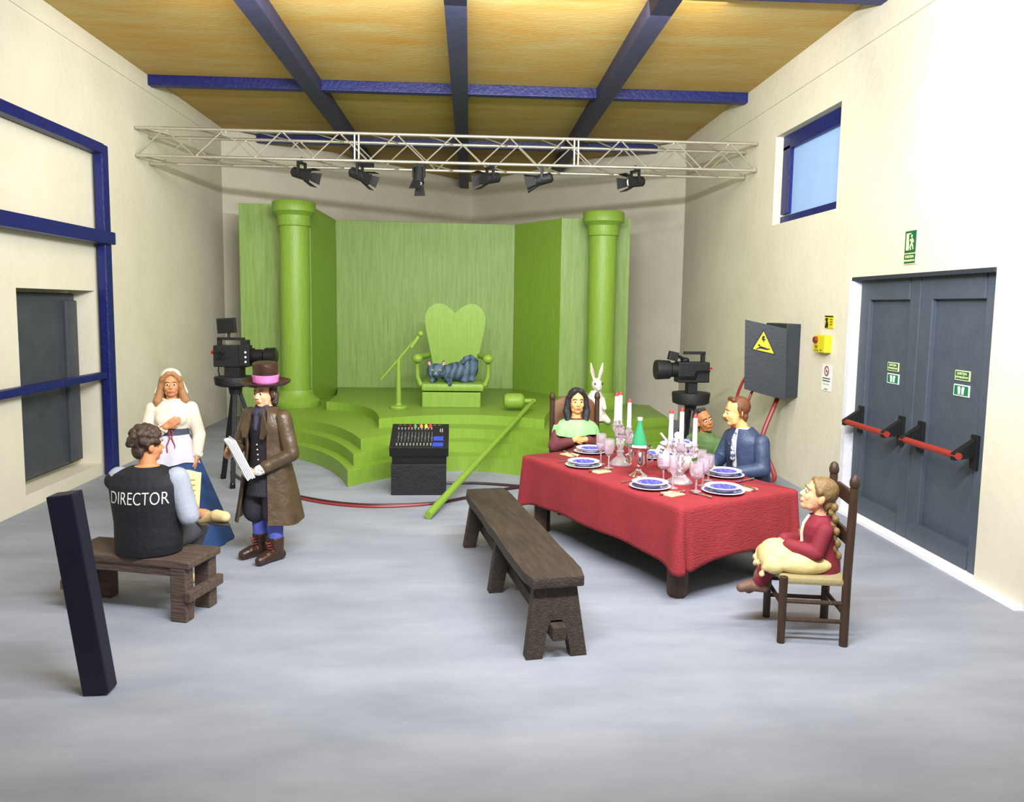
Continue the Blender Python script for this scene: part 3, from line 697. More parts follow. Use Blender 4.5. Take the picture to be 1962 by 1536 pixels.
# ------------------------------------------------------------------ plates
PLATES = ((-.43, .43, 'on the bench side towards the stage'), (.05, .98, 'in front of the woman with green shawl'), (-.44, -.56, 'on the bench side nearest the camera'),
          (.0, -.97, 'at the near end by the girl'), (.48, -.51, 'in front of the man in blue'), (.47, .48, 'by the boy in green, behind the bucket'))
for (x, y, where) in PLATES:
    p = thing('dinner_plate', 'flat white and blue dinner plate '+where, 'plate', tl(x, y, ZT), TR, 'dinner plates on the table')
    mb = MB(); mb.lathe([(.09, 0), (.10, .004), (.172, .018), (.177, .022), (.168, .024), (.165, .022), (.102, .012), (.0001, .011)], n=32); mb.build('plate_body', WHITE, p)
    mb = MB(); mb.lathe([(.115, .0165), (.155, .0228), (.155, .0236), (.115, .0175)], n=32, closed=False); mb.build('blue_rim', BLUEP, p)
    q = thing('soup_plate', 'deep white and blue soup plate stacked '+where, 'plate', tl(x, y, ZT+.013), TR, 'soup plates on the table')
    mb = MB(); mb.lathe([(.075, 0), (.085, .004), (.115, .032), (.150, .040), (.154, .044), (.146, .046), (.113, .040), (.083, .014), (.0001, .012)], n=32); mb.build('plate_body', WHITE, q)
    mb = MB(); mb.lathe([(.084, .017), (.108, .0365), (.110, .0365), (.086, .0165)], n=32, closed=False); mb.lathe([(.0001, .0135), (.083, .0145), (.106, .035), (.107, .036)], n=32, closed=False); mb.build('blue_pattern', BLUEP, q)

# ------------------------------------------------------------------ glasses
def goblet(loc, label, h=.24, r=.05, flute=False):
    g = thing('wine_glass', label, 'glass', loc, 0, 'crystal glasses on the table')
    k = h/.24
    mb = MB(); mb.lathe([(.045, 0), (.045, .004), (.012, .012), (.008, .03*k), (.0075, .085*k), (.012, .10*k)], n=18); mb.build('stem', GLASS, g)
    if flute: pr = [(.012, .10*k), (.030, .125*k), (.036, .17*k), (.034, .24*k), (.031, .24*k), (.032, .17*k), (.026, .13*k), (.004, .108*k)]
    else: pr = [(.012, .10*k), (r*.8, .125*k), (r, .165*k), (r*.96, .24*k), (r*.96-.004, .24*k), (r-.004, .165*k), (r*.74, .132*k), (.004, .110*k)]
    mb = MB(); mb.lathe(pr, n=20); mb.build('bowl', GLASS, g)
    return g
GL = (((1.285, 7.46), 'tall crystal glass left of the stage side candelabra', .30, .05, False), ((1.33, 7.27), 'crystal goblet in front of the stage side candelabra', .28, .052, False),
      ((1.72, 6.72), 'wide crystal goblet between bucket and near candelabra', .24, .062, False), ((1.735, 6.45), 'slim crystal flute in front of the near candelabra', .28, .04, True),
      ((1.90, 6.33), 'wide crystal goblet nearest the camera', .245, .06, False), ((2.02, 6.54), 'crystal goblet right of the nearest goblet', .235, .054, False),
      ((2.13, 6.74), 'straight crystal glass left of the blue man plate', .235, .05, False), ((2.16, 7.05), 'crystal glass beside the boy in green', .22, .045, False), ((1.66, 7.93), 'crystal glass behind the ice bucket', .22, .045, False))
for (p, lab, h, r, flu) in GL: goblet((p[0], p[1], ZT), lab, h, r, flu)

# ------------------------------------------------------------------ candelabra with candles
def candelabra(x, y, h, label, cands):
    c = thing('candelabrum', label, 'candelabrum', (x, y, ZT), 0, 'glass candelabra on the table')
    mb = MB(); mb.lathe([(.118, 0), (.118, .01), (.09, .03), (.04, .075), (.028, .10)], n=10); mb.build('base', GLASS, c, smooth=False)
    mb = MB(); mb.lathe([(.028, .10), (.04, .125), (.024, .15), (.042, .20), (.048, .24), (.03, h-.07), (.05, h-.05), (.04, h-.02), (.02, h)], n=10); mb.build('stem', GLASS, c, smooth=False)
    for i, (dx, dyy, dz, ch) in enumerate(cands):
        mb = MB(); mb.tube([(0, 0, h-.05), (dx*.5, dyy*.5, h-.09), (dx*.9, dyy*.9, h-.07), (dx, dyy, h+dz-.03)], .016, n=8); ar = mb.build('branch', GLASS, c)
        mb = MB(); mb.lathe([(.018, h+dz-.04), (.035, h+dz-.02), (.042, h+dz-.005), (.028, h+dz), (.026, h+dz+.03), (.034, h+dz+.04), (.02, h+dz+.042)], c=(dx, dyy, 0), n=12); mb.build('candle_cup', GLASS, ar)
        for k in range(3):
            a = k*2.1; mb = MB(); mb.ell((dx+.035*math.cos(a), dyy+.035*math.sin(a), h+dz-.045), (.011, .011, .026), n=6, m=4); mb.build('glass_drop', GLASS, ar, smooth=False)
        nm = ('left', 'middle', 'right')[i]
        k = thing('candle', '%s white candle of the %s' % (nm, label.split(',')[0].replace('three armed glass ', '')), 'candle', (x+dx, y+dyy, ZT+h+dz+.032), 0, 'white candles with red tips')
        mb = MB(); mb.cyl((0, 0, 0), (0, 0, ch), .021, .018, n=14); mb.build('wax', WAXW, k)
        mb = MB(); mb.lathe([(.019, ch), (.019, ch+.012), (.008, ch+.032), (.002, ch+.04)], n=10); mb.build('red_tip', REDP, k)
candelabra(1.475, 7.46, .36, 'three armed glass candelabrum on the stage side, left of bucket', ((-.055, -.03, .04, .24), (.0, .06, .03, .25), (.07, -.04, -.02, .24)))
candelabra(1.85, 6.66, .34, 'three armed glass candelabrum near the camera, before the tureen', ((-.085, .03, .0, .235), (.015, .05, .0, .25), (.115, -.02, -.04, .245)))

# ------------------------------------------------------------------ ice bucket, bottle, tureen
bk = thing('ice_bucket', 'silver footed ice bucket holding the green bottle', 'ice bucket', (1.535, 6.90, ZT))
mb = MB(); mb.lathe([(.082, 0), (.085, .01), (.06, .03), (.03, .05), (.022, .075), (.035, .09)], n=24); mb.build('foot', SILVER, bk)
mb = MB(); mb.lathe([(.03, .085), (.07, .10), (.082, .13), (.082, .235), (.095, .262), (.118, .275), (.118, .282), (.090, .272), (.078, .24), (.076, .14), (.0001, .12)], n=28); mb.build('bowl', SILVER, bk)
for k in (-1, 1):
    mb = MB(); mb.tube([(k*.084, -.02, .22), (k*.12, -.03, .20), (k*.115, -.03, .15), (k*.086, -.02, .13)], .009, n=8); mb.build('handle', SILVER, bk)
bo = thing('wine_bottle', 'green glass bottle standing in the silver bucket', 'bottle', (1.535, 6.90, ZT+.128))
mb = MB(); mb.lathe([(.062, 0), (.065, .01), (.065, .18), (.060, .22), (.035, .30), (.022, .35), (.021, .40), (.0001, .402)], n=20); mb.build('bottle_glass', BOTTLE, bo)
mb = MB(); mb.lathe([(.025, .385), (.026, .41), (.022, .415), (.0001, .416)], n=14); mb.build('cap', mat('cap_silver', (226, 228, 226), .3, metal=.6), bo)
mb = MB(); mb.lathe([(.0665, .13), (.0665, .165)], n=20, closed=False); mb.build('label_band', SWHT, bo)
tu_ = thing('soup_tureen', 'white lidded soup tureen with blue decoration and ear handles', 'tureen', (1.945, 7.12, ZT))
CER = mat('cream_china', (246, 232, 222), .2, coat=.4)
mb = MB(); mb.lathe([(.085, 0), (.09, .012), (.125, .05), (.14, .11), (.135, .18), (.115, .235), (.12, .25), (.11, .252), (.0001, .25)], n=28); mb.build('bowl', CER, tu_)
mb = MB(); mb.lathe([(.115, .252), (.160, .262), (.162, .270), (.10, .30), (.04, .315), (.0001, .318)], n=28); lid = mb.build('lid', WHITE, tu_)
mb = MB(); mb.ell((0, 0, .345), (.034, .034, .032)); mb.build('lid_knob', WHITE, lid)
for a in range(5):
    t = a*1.2566+.3; mb = MB(); mb.ell((.105*math.cos(t), .105*math.sin(t), .297), (.036, .022, .012), rot=(0, 0, t)); mb.build('blue_spot', BLUEP, lid)
    mb = MB(); mb.ell((.126*math.cos(t), .126*math.sin(t), .195), (.012, .022, .03), rot=(0, 0, t)); mb.build('blue_spot', BLUED, tu_)
for k in (-1, 1):
    mb = MB(); mb.tube([(k*.118, 0, .225), (k*.17, 0, .235), (k*.195, 0, .19), (k*.17, 0, .145), (k*.13, 0, .135)], .018, n=10); mb.build('handle', WHITE, tu_)
ld = thing('soup_ladle', 'pale ladle sticking out of the tureen', 'ladle', (1.945, 7.12, ZT+.20))
mb = MB(); mb.tube([(-.06, .0, .06), (-.10, .0, .09), (-.165, -.01, .165)], [.01, .009, .012], n=8); mb.build('ladle_handle', GOLDS, ld)
mb = MB(); mb.ell((-.03, 0, .03), (.04, .03, .02)); mb.build('ladle_bowl', GOLDS, ld)

# ------------------------------------------------------------------ cutlery and napkins
def fork(p, rz, label):
    f = thing('fork', label, 'fork', (p[0], p[1], ZT), rz, 'forks beside the plates')
    mb = MB(); mb.tube([(0, -.12, .010), (0, -.04, .012), (0, .03, .010)], [.011, .006, .006], n=8); mb.build('handle', SILVER, f)
    mb = MB(); mb.box((0, .05, .010), (.030, .04, .006)); 
    for k in (-1.5, -.5, .5, 1.5): mb.box((k*.0085, .09, .012), (.005, .055, .005))
    mb.build('tines', SILVER, f, smooth=False)
def knife(p, rz, label):
    f = thing('table_knife', label, 'knife', (p[0], p[1], ZT), rz, 'knives beside the plates')
    mb = MB(); mb.tube([(0, -.13, .018), (0, -.08, .02), (0, -.01, .018)], [.013, .010, .008], n=8); mb.build('handle', SILVER, f)
    mb = MB(); mb.prism([(-.012, -.01), (.012, -.01), (.014, .08), (.006, .125), (-.012, .11)], .014, .020); mb.build('blade', SILVER, f, smooth=False)
def napkin(p, rz, label):
    f = thing('napkin', label, 'napkin', (p[0], p[1], ZT), rz, 'folded patterned napkins')
    mb = MB(); mb.prism([(-.075, -.09), (.06, -.10), (.075, .06), (.0, .10), (-.08, .05)], 0, .005); mb.build('lower_fold', mat('napkin_cloth', (236, 226, 198), .85, col2=(196, 160, 96), scale=22, amount=1.2), f, smooth=False)
    mb = MB(); mb.prism([(-.05, -.08), (.055, -.09), (.06, .05), (-.06, .03)], .005, .010, ); mb.build('upper_fold', mat('napkin_cloth', (236, 226, 198)), f, smooth=False)
CUT = ((-.44, .43, 0, 'on the bench side towards the stage'), (.05, .98, -90, 'in front of the woman with green shawl'), (-.44, -.56, 0, 'on the bench side nearest the camera'), (.0, -.97, 90, 'at the near end by the girl'), (.48, -.51, 180, 'in front of the man in blue'))
for i, (x, y, a, where) in enumerate(CUT):
    M = Matrix.Translation(tl(x, y)) @ Matrix.Rotation(TR, 4, 'Z') @ Matrix.Rotation(R_(a), 4, 'Z')
    # the diner sits towards local -x: left hand side is +y
    kp = M @ Vector((.02, -.27, 0)); fp = M @ Vector((.0, .25, 0)); rz = TR+R_(a-90)
    napkin(kp, rz+.2, 'folded patterned napkin under the knife '+where)
    knife(kp+Vector((0, 0, .011-.0)), rz-.1, 'silver table knife '+where)
    fork(fp, rz+.1, 'silver fork '+where)

# ------------------------------------------------------------------ ladder-back chairs
def chair(label, loc, rz, w=.42, d=.42, hb=1.17, panel=False, seat=RUSH):
    c = thing('dining_chair', label, 'chair', loc, rz)
    r = .030
    for x in (-1, 1):
        mb = MB(); mb.cyl((x*w/2, -d/2, 0), (x*w/2, -d/2, .47), r*.9, r, n=12); mb.build('leg', WOODM, c)
        mb = MB(); mb.tube([(x*w/2, d/2, 0), (x*w/2, d/2, .5), (x*w/2, d/2+.015, hb-.06)], [r, r, r*.95], n=12); pl = mb.build('back_post', WOODM, c)
        mb = MB(); mb.lathe([(.020, hb-.065), (.034, hb-.045), (.036, hb-.02), (.026, hb+.015), (.010, hb+.03)], c=(x*w/2, d/2+.015, 0), n=12); mb.build('finial', WOODM, pl)
        for z in (.17, .30): 
            mb = MB(); mb.cyl((x*w/2, -d/2, z), (x*w/2, d/2, z), .016, n=8); mb.build('rung', WOODM, c)
    for z in (.22,):
        for y in (-d/2, d/2):
            mb = MB(); mb.cyl((-w/2, y, z+(.05 if y < 0 else 0)), (w/2, y, z+(.05 if y < 0 else 0)), .016, n=8); mb.build('rung', WOODM, c)
    # woven seat: four cushions of cord meeting in the middle
    mb = MB(); mb.box((0, 0, .445), (w+.03, d+.03, .05), bevel=.022); mb.build('seat', seat, c)
    if panel:
        pts = [(-w/2+.02, .50), (w/2-.02, .50), (w/2-.02, hb-.13)] + [(w*.46*math.cos(a), hb-.13+.12*math.sin(a)) for a in [R_(t) for t in range(10, 180, 10)]] + [(-w/2+.02, hb-.13)]
        mb = MB(); mb.prism(pts, -.02, .02, Matrix(((1, 0, 0, 0), (0, .06, 1, d/2-.01), (0, 1, 0, 0), (0, 0, 0, 1)))); mb.build('back_panel', mat('leather_brown', (120, 84, 52), .5, col2=(96, 62, 40), scale=8), c, bevel=.006)
    else:
        for z, h in ((hb-.15, .10), (hb-.43, .10)):
            yy = d/2+.015*(z-.5)/(hb-.56)
            pts = [(-w/2, z-h/2+.01), (w/2, z-h/2+.01), (w/2, z+h/2-.015), (w/4, z+h/2+.01), (-w/4, z+h/2+.01), (-w/2, z+h/2-.015)]
            mb = MB(); mb.prism(pts, -.011, .011, Matrix(((1, 0, 0, 0), (0, 0, 1, yy), (0, 1, 0, 0), (0, 0, 0, 1)))); mb.build('back_slat', WOODM, c, smooth=False)
    return c
chair('brown ladder-back chair with woven rush seat under the girl', (2.42, 5.32, 0), R_(-99), w=.46, d=.42, hb=1.17)
chair('brown high-backed chair with leather panel behind the woman in maroon', (1.255, 8.74, 0), R_(8), w=.54, d=.42, hb=1.29, panel=True)
hb = long_bench('guest_bench', 'dark wooden bench carrying the two men beyond the table', tl(1.07, .10), TR, L=1.5, Wd=.36)

# dark edge of the display opening, built as a leaning post
po = thing('opening_edge', 'black blue edge of the display opening built as a leaning post', 'post', (-2.24, 4.55, 0))
mb = MB(); mb.box((.0, 0, .60), (.15, .12, 1.20), rot=(0, R_(-7.5), 0), bevel=.01); mb.build('edge_bar', mat('blue_black', (10, 10, 34), .5), po, smooth=False)

# ------------------------------------------------------------------ figures: sculpted from overlapping forms, remeshed into one surface
def V(*a): return Vector(a)
def blob(name, prims, m, parent, voxel=.008, it=3, g=0.0, ops=None):
    mb = MB()
    for p in prims:
        k = p[0]
        if k == 'c':
            a, b, ra, rb = Vector(p[1]), Vector(p[2]), p[3]+g, p[4]+g
            mb.ell(a, ra, n=14, m=9); mb.ell(b, rb, n=14, m=9)
            if (b-a).length > 1e-4: mb.cyl(a, b, ra*.995, rb*.995, n=16)
        elif k == 'e':
            r = p[2] if hasattr(p[2], '__len__') else (p[2],)*3
            mb.ell(p[1], (r[0]+g, r[1]+g, r[2]+g), rot=p[3] if len(p) > 3 else None, n=20, m=12)
        elif k == 'l':
            vs = []; fs = []; n = 28; R = p[1]
            for (cx, cy, z, rx, ry) in R:
                for i in range(n):
                    t = 2*math.pi*i/n; vs.append((cx+(rx+g)*math.cos(t), cy+(ry+g)*math.sin(t), z))
            for j in range(len(R)-1):
                for i in range(n): fs.append((j*n+i, j*n+(i+1) % n, (j+1)*n+(i+1) % n, (j+1)*n+i))
            fs.append(tuple(range(n-1, -1, -1))); fs.append(tuple((len(R)-1)*n+i for i in range(n)))
            mb._add(vs, fs)
        elif k == 'b': mb.box(p[1], p[2], rot=p[3] if len(p) > 3 else None)
    bmesh.ops.recalc_face_normals(mb.bm, faces=mb.bm.faces[:])
    me = bpy.data.meshes.new(name); mb.bm.to_mesh(me); mb.bm.free()
    o = bpy.data.objects.new(name, me); COL.objects.link(o)
    md = o.modifiers.new('r', 'REMESH'); md.mode = 'VOXEL'; md.voxel_size = voxel; md.adaptivity = 0.0
    if it:
        ms_ = o.modifiers.new('s', 'SMOOTH'); ms_.factor = .5; ms_.iterations = it
    dg = bpy.context.evaluated_depsgraph_get()
    me2 = bpy.data.meshes.new_from_object(o.evaluated_get(dg)); me2.name = name
    bpy.data.objects.remove(o); bpy.data.meshes.remove(me)
    return link(name, me2, m, parent, True, 180)
def shell(name, rings, a0, a1, m, parent, off=.0, thick=.012, n=30, wave=0.0, wn=7, hem=0.0, ph=0.0):
    # curved sheet round a stack of ellipses; angle 0 is the front (-y), positive towards +x
    vs = []; fs = []; K = len(rings)
    full = a1-a0 >= 359.9
    for j, (cx, cy, z, rx, ry) in enumerate(rings):
        t = j/(K-1)
        for i in range(n+1):
            a = R_(a0+(a1-a0)*i/n); wv = wave*t*math.sin(wn*a+ph)
            vs.append((cx+(rx+off+wv)*math.sin(a), cy-(ry+off+wv)*math.cos(a), z+hem*t*math.sin(3*a+ph)))
    for j in range(K-1):
        for i in range(n): fs.append((j*(n+1)+i, j*(n+1)+i+1, (j+1)*(n+1)+i+1, (j+1)*(n+1)+i))
    bm = bmesh.new(); bv = [bm.verts.new(v) for v in vs]
    for f in fs: bm.faces.new([bv[i] for i in f])
    if full: bmesh.ops.remove_doubles(bm, verts=bm.verts[:], dist=1e-4)
    bmesh.ops.recalc_face_normals(bm, faces=bm.faces[:])
    bmesh.ops.solidify(bm, geom=bm.faces[:], thickness=thick)
    bmesh.ops.recalc_face_normals(bm, faces=bm.faces[:])
    me = bpy.data.meshes.new(name); bm.to_mesh(me); bm.free()
    return link(name, me, m, parent, True, 60)
def interp_rings(keys, n):
    out = []
    for i in range(n+1):
        t = i/n*(len(keys)-1); k = min(int(t), len(keys)-2); f = t-k
        out.append(tuple(keys[k][q]*(1-f)+keys[k+1][q]*f for q in range(5)))
    return out

def hand(w, d, pn, k=1.0, side=1, curl=.5):
    # w wrist, d finger direction, pn direction the palm faces, side: which way the thumb points along d x pn
    w = Vector(w); d = Vector(d).normalized(); pn = Vector(pn); pn = (pn-d*pn.dot(d)).normalized(); s = d.cross(pn)*side
    P = []
    for i in range(4):
        b = w+d*(.085*k-.006*k*abs(i-1.2))+s*((1.5-i)*.0215*k)
        P.append(('c', w+d*.012*k+s*((1.5-i)*.012*k), b, .0145*k, .0125*k))
        L = (.074, .082, .077, .06)[i]*k; dd = d.copy(); p = b; ang = curl
        for q, f in enumerate((.45, .32, .23)):
            dd = (dd*math.cos(ang*.55)+pn*math.sin(ang*.55)).normalized()
            e = p+dd*L*f; P.append(('c', p, e, (.0098-.0008*q)*k, (.009-.0008*q)*k)); p = e
            nn = (pn-dd*pn.dot(dd))
            if nn.length > .05: pn2 = nn.normalized()
            else: pn2 = -d
            ang = curl
            pn_i = pn2
            dd, pn_ = dd, pn_i
    tb_ = w+d*.028*k+s*.026*k; td = (d*.75+s*.62+pn*.25).normalized(); e1 = tb_+td*.042*k
    td2 = (d*.92+s*.15+pn*.35).normalized(); e2 = e1+td2*.034*k
    P += [('c', w+d*.01*k+s*.012*k, tb_, .016*k, .014*k), ('c', tb_, e1, .0135*k, .0115*k), ('c', e1, e2, .0112*k, .009*k)]
    return P
def head_prims(c, M, k=1.0, ns=1.0):
    # head about .245 k tall, face towards local -y
    c = Vector(c); T = lambda p: c+M @ (Vector(p)*k); E = M.to_euler()
    P = [('e', T((0, .012, .035)), (.078*k, .097*k, .092*k), E), ('e', T((0, -.018, -.03)), (.066*k, .078*k, .088*k), E),
         ('e', T((0, -.052, -.092)), (.034*k, .034*k, .028*k), E), ('c', T((-.026, -.028, -.078)), T((.026, -.028, -.078)), .034*k, .034*k),
         ('c', T((0, -.091, .004)), T((0, -.093-.018*ns, -.030)), .0085*k, .012*k*ns), ('c', T((-.011*ns, -.100, -.034)), T((.011*ns, -.100, -.034)), .009*k*ns, .009*k*ns),
         ('c', T((-.036, -.074, .028)), T((.036, -.074, .028)), .014*k, .014*k), ('e', T((-.034, -.066, -.03)), (.026*k, .02*k, .03*k), E), ('e', T((.034, -.066, -.03)), (.026*k, .02*k, .03*k), E),
         ('c', T((-.018, -.089, -.064)), T((.018, -.089, -.064)), .012*k, .012*k)]
    for x in (-1, 1): P += [('e', T((x*.078, .012, -.012)), (.013*k, .022*k, .033*k), E)]
    return P
def face_parts(c, M, k, parent, lip, brow, iris=(46, 34, 28)):
    c = Vector(c); T = lambda p: c+M @ (Vector(p)*k); E = M.to_euler()
    EW = mat('eye_white', (232, 228, 220), .3); IR = mat('iris_%d_%d_%d' % iris, iris, .2)
    for x in (-1, 1):
        mb = MB(); mb.ell(T((x*.030, -.0845, .004)), (.0155*k, .0085*k, .0100*k), rot=E, n=12, m=8); ey = mb.build('eye', EW, parent)
        mb = MB(); mb.ell(T((x*.030, -.0920, .003)), (.0085*k, .0030*k, .0085*k), rot=E, n=10, m=6); mb.build('iris', IR, ey)
        mb = MB(); mb.tube([T((x*.012, -.096, .024)), T((x*.032, -.0965, .0305)), T((x*.052, -.082, .023))], [.0028*k, .0038*k, .002*k], n=6); mb.build('eyebrow', brow, parent)
    mb = MB(); mb.tube([T((-.026, -.0915, -.062)), T((-.010, -.1005, -.0595)), T((0, -.1005, -.0615)), T((.010, -.1005, -.0595)), T((.026, -.0915, -.062))], [.002*k, .0055*k, .005*k, .0055*k, .002*k], n=8)
    mb.tube([T((-.020, -.0945, -.066)), T((0, -.101, -.0705)), T((.020, -.0945, -.066))], [.002*k, .0065*k, .002*k], n=8); mb.build('lips', lip, parent)
def limb(a, b, c, r0, r1, r2):
    return [('c', a, b, r0, r1), ('c', b, c, r1*.98, r2)]
def foot(an, toe, k=1.0):
    an = Vector(an); toe = Vector(toe); h = toe-an; heel = an-Vector((h.x, h.y, h.z*.4)).normalized()*.045*k
    return [('c', an, heel+Vector((0, 0, -.045*k)), .04*k, .034*k), ('c', heel+Vector((0, 0, -.045*k)), an.lerp(toe, .55), .036*k, .04*k), ('c', an.lerp(toe, .55), toe, .042*k, .034*k)]
def HM(yaw=0, pitch=0, roll=0):
    return (Matrix.Rotation(R_(yaw), 3, 'Z') @ Matrix.Rotation(R_(pitch), 3, 'X') @ Matrix.Rotation(R_(roll), 3, 'Y'))

SKIN = mat('skin_fair', (226, 172, 132), .55, col2=(214, 154, 114), scale=9)
SKINT = mat('skin_tan', (196, 136, 92), .55, col2=(180, 118, 78), scale=9)
SKINB = mat('skin_brown', (168, 112, 66), .55, col2=(150, 94, 54), scale=9)
SKINY = mat('skin_warm', (232, 180, 116), .55, col2=(214, 156, 96), scale=9)
LIP = mat('lip_rose', (178, 92, 82), .5); LIPD = mat('lip_brown', (142, 82, 62), .5)
HBR = mat('hair_brown', (72, 54, 42), .6, col2=(48, 36, 28), scale=28, bump=.6, bscale=40)
HLB = mat('hair_light_brown', (168, 122, 78), .55, col2=(138, 94, 58), scale=10, stretch=(8, 8, 1), bump=.5, bscale=18, bstretch=(8, 8, 1))
HBK = mat('hair_black', (42, 40, 44), .5, col2=(26, 24, 28), scale=12, bump=.5, bscale=22, bstretch=(5, 5, 1))
HCH = mat('hair_chestnut', (112, 66, 38), .55, col2=(84, 46, 26), scale=14, bump=.6, bscale=30)
HBL = mat('hair_dark_blond', (132, 106, 66), .55, col2=(106, 82, 50), scale=12, bump=.6, bscale=30)
def cloth(n, a, b, bump=.5, bs=10, rough=.75, sc=7): return mat(n, a, rough, col2=b, scale=sc, bump=bump, bscale=bs)
CREAM = cloth('cloth_cream', (214, 206, 188), (198, 188, 170))
LGREY = cloth('cloth_pale_blue', (152, 158, 172), (138, 144, 158))
BVEST = cloth('cloth_black_vest', (16, 18, 28), (12, 13, 20), bs=26, bump=.3)
TGREY = cloth('cloth_grey', (82, 84, 90), (66, 68, 74))
BSKIRT = cloth('cloth_blue_skirt', (38, 72, 122), (28, 54, 100), bs=5)
APRON = cloth('cloth_white_apron', (198, 194, 206), (184, 178, 194))
BELT = cloth('cloth_slate', (66, 76, 92), (52, 60, 76))
COAT = cloth('cloth_brown_coat', (84, 66, 46), (58, 46, 32), bs=8, bump=.9, rough=.42)
BLKC = cloth('cloth_black', (30, 28, 34), (20, 18, 24), bs=14)
SOCK = cloth('cloth_blue_sock', (70, 82, 170), (92, 104, 190))
BOOT = cloth('leather_dark_brown', (64, 40, 28), (44, 28, 20), bs=14, rough=.35, bump=.7)
MARO = cloth('cloth_maroon', (112, 56, 58), (92, 42, 46), bs=9)
MARO2 = cloth('cloth_crimson', (136, 36, 52), (112, 28, 42), bs=9)
SHAWL = cloth('cloth_light_green', (158, 220, 142), (120, 188, 110), bs=12, bump=.8)
OLIVE = cloth('cloth_olive_green', (62, 88, 44), (84, 112, 62), bs=8)
BLUEJ = cloth('cloth_navy_jacket', (36, 47, 74), (60, 75, 106), bs=8, rough=.5)
BEIGE = cloth('leather_beige', (212, 190, 140), (190, 166, 116), rough=.55)
TAUPE = cloth('leather_taupe', (122, 92, 76), (96, 70, 58), rough=.6)
SOLE = mat('shoe_sole', (58, 48, 42), .7)
PINK = cloth('cloth_pink', (206, 120, 176), (176, 92, 148), bs=16, sc=16)
PAPER = mat('paper_white', (242, 240, 248), .7)
NEWS = mat('paper_yellowed', (222, 198, 140), .8, col2=(206, 180, 120), scale=8)

# ---- seated person with DIRECTOR on the vest, back to the camera
d = thing('person', 'seated person in black vest lettered DIRECTOR, back to the camera', 'person', (-2.36, 5.80, 0), R_(180))
hc = V(0, -.03, 1.245); hm = HM(-42, 0, 0)
torso = [('l', [(0, .0, .44, .19, .15), (0, .0, .52, .20, .16), (0, .0, .68, .18, .14), (0, .0, .86, .205, .145), (0, .0, .98, .215, .13), (0, -.0, 1.05, .17, .10), (0, -.01, 1.10, .08, .07)])]
aL = limb((-.215, 0, 1.0), (-.30, -.05, .73), (-.14, -.27, .76), .065, .052, .036)
aR = limb((.205, -.02, 1.0), (.24, -.16, .77), (.12, -.36, .76), .062, .052, .036)
lx = limb((.10, -.02, .53), (.27, -.40, .62), (-.24, -.33, .66), .095, .07, .045)
ly = limb((-.10, -.02, .53), (-.12, -.42, .53), (.03, -.42, .12), .095, .07, .045)
fx = foot((-.26, -.33, .66), (-.45, -.28, .67)); fy = foot((.03, -.42, .10), (.05, -.58, .045))
hd = hand((-.14, -.27, .76), (.5, -.6, .35), (.8, .5, 0), 1.0, 1, .8) + hand((.12, -.36, .76), (-.5, -.5, .4), (-.8, .5, 0), 1.0, -1, .8)
tw = Matrix.Rotation(R_(-15), 3, 'Z')
def twist(P): return [('c', tw @ Vector(x[1]), tw @ Vector(x[2]), x[3], x[4]) for x in P]
lx, ly, fx, fy, hd = [twist(x) for x in (lx, ly, fx, fy, hd)]
aL = [('c', aL[0][1], tw @ Vector(aL[0][2]), *aL[0][3:])]+twist(aL[1:]); aR = [('c', aR[0][1], tw @ Vector(aR[0][2]), *aR[0][3:])]+twist(aR[1:])
neck = [('c', (0, -.01, 1.06), (0, -.025, 1.17), .062, .06)]
blob('body', torso+aL+aR+lx+ly+fx+fy+hd+neck+head_prims(hc, hm, 1.02), SKINT, d, .006)
face_parts(hc, hm, 1.02, d, LIPD, HBR)
vest = blob('vest', [('l', [(0, .0, .455, .235, .185), (0, .0, .53, .24, .19), (0, .0, .68, .24, .18), (0, .0, .86, .262, .18), (0, .0, .97, .275, .155), (0, -.0, 1.045, .24, .12), (0, -.01, 1.095, .12, .085)]), ('c', (-.235, 0, .985), (.235, 0, .985), .07, .07)], BVEST, d, .009, 4)
blob('shirt_sleeve', aL, LGREY, d, .008, 3, .024); blob('shirt_sleeve', aR, LGREY, d, .008, 3, .024)
blob('trousers', lx[:1]+twist([('c', (.27, -.40, .62), (-.10, -.35, .65), .075, .06)])+ly[:1]+twist([('c', (-.12, -.42, .53), (.0, -.42, .22), .07, .055)])+[('e', (0, 0, .52), (.19, .15, .10))], TGREY, d, .009, 3, .015)
for ff in (fx, fy): blob('shoe', ff[1:], BEIGE, d, .007, 3, .008)
mb = MB(); mb.ell((0, 0, 0), (.135, .042, .014)); mb.build('shoe_sole', SOLE, d, M=tw.to_4x4() @ Matrix.Translation((-.37, -.30, .612)) @ Matrix.Rotation(R_(-14), 4, 'Z'))
random.seed(11); hp_ = [('e', hc+hm @ V(0, .022, .045), (.092, .105, .10), hm.to_euler())]
for i in range(90):
    t = random.uniform(-.25, 1); a = random.uniform(0, 2*math.pi); r = math.sqrt(max(0, 1-t*t))
    p = V(.094*r*math.cos(a), .022+.108*r*math.sin(a), .045+.10*t)
    if p.y < -.055 and p.z < .07: continue
    hp_.append(('e', hc+hm @ p, random.uniform(.018, .028)))
hp_ += [('e', hc+hm @ V(0, .075, -.035), (.07, .035, .06), hm.to_euler())]
blob('hair', hp_, HBR, d, .006, 1)
